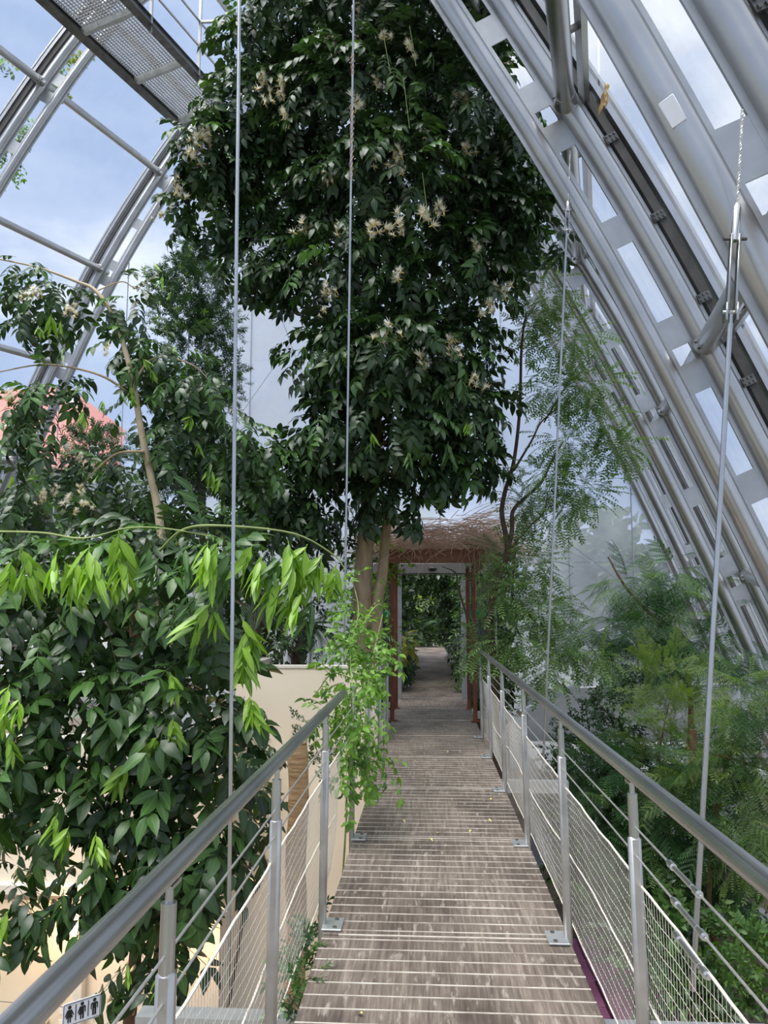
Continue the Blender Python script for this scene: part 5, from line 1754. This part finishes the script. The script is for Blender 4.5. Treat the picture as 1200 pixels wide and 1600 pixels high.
inst = foliage(blob_points(v_blobs, 300, .2), K('vin'), [('leaf_vine', .85), ('leaf_mid', .15)], .35, .7, (.75, 1.25))
scatter(vine, inst, 300)
for c_ in ([(540, 1260, 5.5), (548, 1180, 5.5), (552, 1100, 5.5), (548, 1020, 6.1), (560, 950, 6.8), (545, 890, 7.4)], [(575, 1200, 5.8), (570, 1120, 5.8), (580, 1040, 6.4), (598, 960, 7.2)], [(552, 1060, 5.9), (520, 1052, 6), (500, 1075, 6.1), (488, 1090, 6.1)], [(560, 1180, 5.6), (590, 1190, 5.8), (618, 1200, 5.8)], [(560, 985, 6.6), (590, 945, 6.9), (610, 960, 7.0)]):
    wood(vine, 'stem', [at(*q) for q in c_], .006, .003, 'stem_green', 6, 5)
wood(vine, 'stem', [vb, np.array([-.66, 5.7, -1.2]), at(542, 1265, 5.5)], .012, .006, 'stem_green', 5, 6)
# white flower puffs visible inside the vine
# ---------------------------------------------------------------- cycads and shrubs behind the beige wall
for i, (px, y, top_y, lb) in enumerate(((404, 10.2, 930, 'shaggy dark palm trunk left of two behind the beige wall'), (474, 10.0, 975, 'shaggy leaning dark palm trunk right of two behind the beige wall'))):
    b = foot(px - (0 if i == 0 else 25), y)
    root = empty('palm_trunk', b, lb, 'palm', 'dwarf palms behind the beige wall')
    P = smooth_path([b, at(px - (2 if i == 0 else 12), 1080, y), at(px, 1010, y), at(px + (2 if i == 0 else 8), top_y, y)], 10)
    mb = MB()
    rad = [.10 + .014 * ((j % 3) - 1) for j in range(len(P))]
    mb.tube(P, rad, 12)
    for j in range(140):
        f = R.random()
        p = np.asarray(P[int(f * (len(P) - 1))])
        a = R.uniform(0, 6.28)
        d = np.array([math.cos(a), math.sin(a), .7])
        mb.tube([p + d * [.09, .09, 0], p + d * [.15, .15, .09]], [.012, .003], 4)
    mb.build('trunk', 'fibre', root)
    inst = []
    tp = np.asarray(P[-1])
    for j in range(16):
        a = j * 2.4
        d = np.array([math.cos(a), math.sin(a), R.uniform(-.9, .5)])
        inst.append((R.choice(K('cyc')), 'leaf_needle', tp, rot_to(unit(d), (0, 0, 1)), R.uniform(.8, 1.15)))
    scatter(root, inst, 16, 'frond')
simple_plant('shade_shrub', 'dark broad-leaved shrub growing over the beige wall top', 'shrub', foot(440, 10.3),
             [(380, 900, 10.4, 40, 50, .5), (435, 920, 10.5, 35, 40, .4), (400, 1015, 9.6, 50, 18, .25), (450, 1020, 9.5, 25, 14, .2), (520, 945, 10.2, 25, 18, .2), (505, 1000, 9.8, 18, 20, .2), (430, 850, 10.6, 60, 40, .5), (500, 860, 10.6, 40, 50, .4), (545, 830, 10.8, 30, 40, .3)],
             300, K('brd') + K('sml'), [('leaf_dark', .7), ('leaf_mid', .3)], 200, .1, .7, (.7, 1.05), [('stem', [foot(440, 10.3), at(440, 1000, 10.3), at(425, 880, 10.4)], .03, .01, 'trunk_dark'), ('branch', [at(470, 980, 10), at(445, 985, 9.8), at(438, 1025, 9.7)], .008, .004, 'trunk_pale')], 'sprig')
simple_plant('wall_seedling', 'thin olive-leaved shrub behind the log post', 'shrub', foot(505, 7.3),
             [(500, 1165, 7.3, 22, 28, .2), (515, 1140, 7.3, 16, 22, .15), (495, 1195, 7.2, 16, 22, .15), (465, 1130, 7.4, 16, 8, .1)], 60, K('sml'), [('leaf_dark', .6), ('leaf_mid', .4)], 60, .0, .7, (.5, .8), [('stem', [foot(505, 7.3), at(505, 1230, 7.3), at(508, 1140, 7.3)], .008, .004, 'trunk_dark')], 'sprig')
# background greenery on the left under the arching tree
simple_plant('back_shrub', 'dim leafy shrub mass behind the arching tree', 'shrub', foot(150, 11),
             [(60, 820, 11.5, 90, 50, .7), (200, 840, 11.5, 90, 40, .7), (330, 850, 11.5, 80, 50, .6), (160, 750, 11.8, 60, 40, .6), (400, 790, 11.6, 50, 40, .5), (380, 960, 11.6, 60, 60, .6), (120, 930, 11, 120, 80, .8), (300, 960, 11, 100, 90, .8)],
             620, K('inga'), [('leaf_dark', .5), ('leaf_mid', .5)], 120, .4, .6, (.8, 1.2), [('stem', [foot(180, 11.5), at(180, 900, 11.5), at(160, 760, 11.5)], .05, .02, 'trunk_dark')])

# ---------------------------------------------------------------- hedge tunnel past the gate
def hedge(name, label, boxes, count, keep, mats, size):
    x0, x1, y0, y1, z0, z1 = boxes[0]
    root = empty(name, ((x0 + x1) / 2, y0, GZ), label, 'hedge', 'greenery of the hedge tunnel')
    vol = [(b[1] - b[0]) * (b[3] - b[2]) * (b[5] - b[4]) for b in boxes]
    pts = []
    for i in range(count):
        b = R.choices(boxes, vol)[0]
        p = np.array([R.uniform(b[0], b[1]), b[2] + (b[3] - b[2]) * R.random() ** 1.5, R.uniform(b[4], b[5])])
        o = unit([R.gauss(0, 1) + (1 if (b[0] + b[1]) < 0 else -1), R.gauss(-.8, .6), R.gauss(0, .6)])
        pts.append((p, o))
    scatter(root, foliage(pts, K('brd') + K('sml'), mats, .3, .6, size), keep, 'sprig')
    wood(root, 'stem', [((x0 + x1) / 2, y0 + .5, GZ), ((x0 + x1) / 2, y0 + .6, 0), ((x0 + x1) / 2 + .05, y0 + .5, 2.2)], .05, .02, 'trunk_dark')
    wood(root, 'stem', [((x0 + x1) / 2, y0 + 4, GZ), ((x0 + x1) / 2, y0 + 4.3, 0), ((x0 + x1) / 2 + .05, y0 + 4.2, 2.2)], .05, .02, 'trunk_dark')
hedge('tunnel_hedge', 'dark hedge wall on the left side of the tunnel', [(-1.55, -.52, 15.2, 26, -.4, 3.0), (-1.3, .1, 17, 24, 2.15, 3.2)], 3200, 160, [('leaf_dark', .8), ('leaf_mid', .2)], (1.0, 1.7))
hedge('tunnel_hedge', 'dark hedge wall on the right side of the tunnel', [(.72, 1.75, 15.0, 26, -.4, 3.0), (.25, 1.4, 18, 25, 1.9, 3.2), (.42, .8, 19, 25, .8, 2.2)], 3200, 160, [('leaf_dark', .75), ('leaf_mid', .25)], (1.0, 1.7))
simple_plant('yellow_fern', 'yellowish fern leaning over the tunnel railing', 'fern', np.array([-.62, 15.0, GZ]), [(632, 1000, 15, 10, 22, .3), (640, 1015, 15.4, 8, 14, .3)], 40, K('cyc'), [('leaf_yellow', .8), ('leaf_fine', .2)], 40, .3, .6, (.3, .5), [('stem', [np.array([-.62, 15, GZ]), np.array([-.6, 15, .6])], .01, .006, 'stem_green')], 'frond')
simple_plant('tunnel_end_tree', 'pale sunlit foliage closing the far end of the tunnel', 'tree', np.array([-.1, 33.5, GZ]), [(662, 940, 33.5, 16, 32, .7), (655, 905, 34, 25, 20, .6), (680, 960, 33.5, 16, 20, .5), (650, 985, 33.5, 25, 16, .5), (690, 990, 33.5, 16, 14, .5), (640, 940, 33.8, 16, 40, .5), (700, 940, 33.8, 16, 40, .5)], 620, K('brd'), [('leaf_pale', .6), ('leaf_pale_out', .4)], 60, .2, .7, (2, 3), [('trunk', [np.array([-.1, 33.5, GZ]), at(662, 940, 33.5)], .08, .03, 'trunk_dark')], 'sprig')
simple_plant('agave', 'spiky grey-green rosette at the far end of the walkway', 'agave', at(655, 1005, 32.4), [(655, 985, 32.4, 6, 6, .2)], 40, K('cyc'), [('leaf_needle', 1)], 40, -.3, .7, (1.0, 1.5), (), 'blade')
simple_plant('gate_creeper', 'light green creeper climbing the left gate post', 'creeper', np.array([-.72, 11.4, GZ]), [(610, 860, 11.2, 12, 20, .15), (600, 900, 11.2, 14, 30, .2), (622, 870, 11.1, 10, 16, .1), (612, 1000, 11, 10, 40, .15)], 70, K('vin'), [('leaf_vine', .6), ('leaf_lime', .4)], 70, .3, .7, (.9, 1.4), [('stem', [np.array([-.72, 11.4, GZ]), np.array([-.6, 11.3, .5]), np.array([-.58, 11.2, 2.3])], .008, .004, 'stem_green')])
simple_plant('tunnel_shrub', 'mid green shrub leaning past the right gate post', 'shrub', np.array([1.05, 12.9, GZ]), [(745, 1000, 12.6, 22, 30, .3), (740, 930, 13, 18, 30, .3), (735, 1050, 12.4, 18, 18, .2), (760, 910, 13, 20, 30, .3)], 120, K('pin'), [('leaf_fine', .6), ('leaf_mid', .4)], 100, .3, .6, (.8, 1.2), [('stem', [np.array([1.05, 12.9, GZ]), np.array([1.0, 12.9, .4]), np.array([.95, 12.8, 1.6])], .012, .006, 'trunk_dark')])

# ---------------------------------------------------------------- creepers on the far arch rib, dried leaf, fallen leaves
simple_plant('rib_creeper', 'thin yellowing creeper hanging on the fourth rib under the catwalk', 'creeper', at(100, 60, 18.6), [(100, 70, 18.4, 10, 22, .12), (85, 105, 18.4, 14, 16, .12), (95, 130, 18.4, 6, 22, .1), (60, 120, 18.4, 8, 8, .1), (130, 80, 18.4, 5, 8, .1)], 90, K('vin'), [('leaf_vine', .6), ('leaf_yellow', .4)], 90, .7, .5, (1.5, 2.2), [('stem', [at(105, 45, 18.4), at(95, 90, 18.4), at(96, 150, 18.4)], .012, .006, 'twig')])
simple_plant('edge_vine', 'dark vine hanging on the fourth rib at the picture edge', 'creeper', at(5, 200, 18.6), [(5, 225, 18.5, 12, 25, .15), (40, 200, 18.6, 10, 30, .12), (25, 260, 18.5, 8, 25, .1), (10, 100, 18.4, 6, 18, .1)], 80, K('vin'), [('leaf_vine', .7), ('leaf_dark', .3)], 80, .7, .5, (1.4, 2.0), [('stem', [at(45, 165, 18.5), at(20, 240, 18.5), at(8, 300, 18.5)], .012, .006, 'twig')])
dl = at(942, 150, 6.9)
dead = empty('dried_leaf', dl, 'crumpled dried tan leaf caught on the glazing bar', 'dead leaf')
for k, (ang_, L) in enumerate(((.0, .20), (.5, .15), (-.35, .17), (.15, .12))):
    v, f, rb = blade(L, .055, 6, .9, .5)
    v[:, 2] += .012 * np.sin(v[:, 0] * 60 + k)
    m = rot_to((math.sin(ang_) * .6, -.2, -1 if k < 3 else 1), (.4, -1, .2))
    mb = MB()
    mb.add(v @ m.T + dl + np.array([.01 * k, 0, .04]), f)
    mb.build('lobe', 'dead', dead)
for px, py in ((620, 1315), (672, 1312), (685, 1303), (737, 1299), (630, 1283), (763, 1282), (768, 1249), (752, 1228), (667, 1224), (566, 1588), (650, 1190), (700, 1175)):
    p = on_z(px, py, .006)
    v, f, rb = blade(R.uniform(.022, .034), .016, 4, .5, .5)
    m = np.array(rotz(R.uniform(0, 6.28)))
    mb = MB()
    mb.add(v @ m.T + p + np.array([0, 0, .010]), f)
    tag(mb.build('fallen_leaf', 'yellow'), 'tiny yellow leaf fallen on the timber walkway', 'fallen leaf', 'yellow leaves fallen on the walkway')

# ---------------------------------------------------------------- trees outside the glass
def out_tree(px, py, y, rx, ry, label, count=170):
    b = foot(px, y)
    simple_plant('outdoor_tree', label, 'tree', b, [(px, py, y, rx, ry, 2.5), (px + rx * .5, py + ry * .4, y, rx * .7, ry * .6, 2), (px - rx * .5, py + ry * .4, y, rx * .7, ry * .6, 2)], count, K('out'), [('leaf_pale_out', 1)], 0, .1, .8, (1.3, 2.1), [('trunk', [b, at(px, py + ry * .5, y), at(px, py - ry * .4, y)], .3, .08, 'trunk_dark')], group='trees outside the glass')
out_tree(20, 790, 38, 60, 50, 'pale tree outside below the red roof')
out_tree(920, 900, 36, 90, 90, 'hazy tree outside behind the end glazing right of the gate', 260)
out_tree(1060, 960, 36, 90, 100, 'hazy tree outside behind the lower arch ribs', 240)
out_tree(450, 930, 38, 110, 80, 'hazy tree outside behind the palm trunks', 240)
out_tree(230, 900, 40, 110, 60, 'pale tree outside behind the leafy shrub', 200)
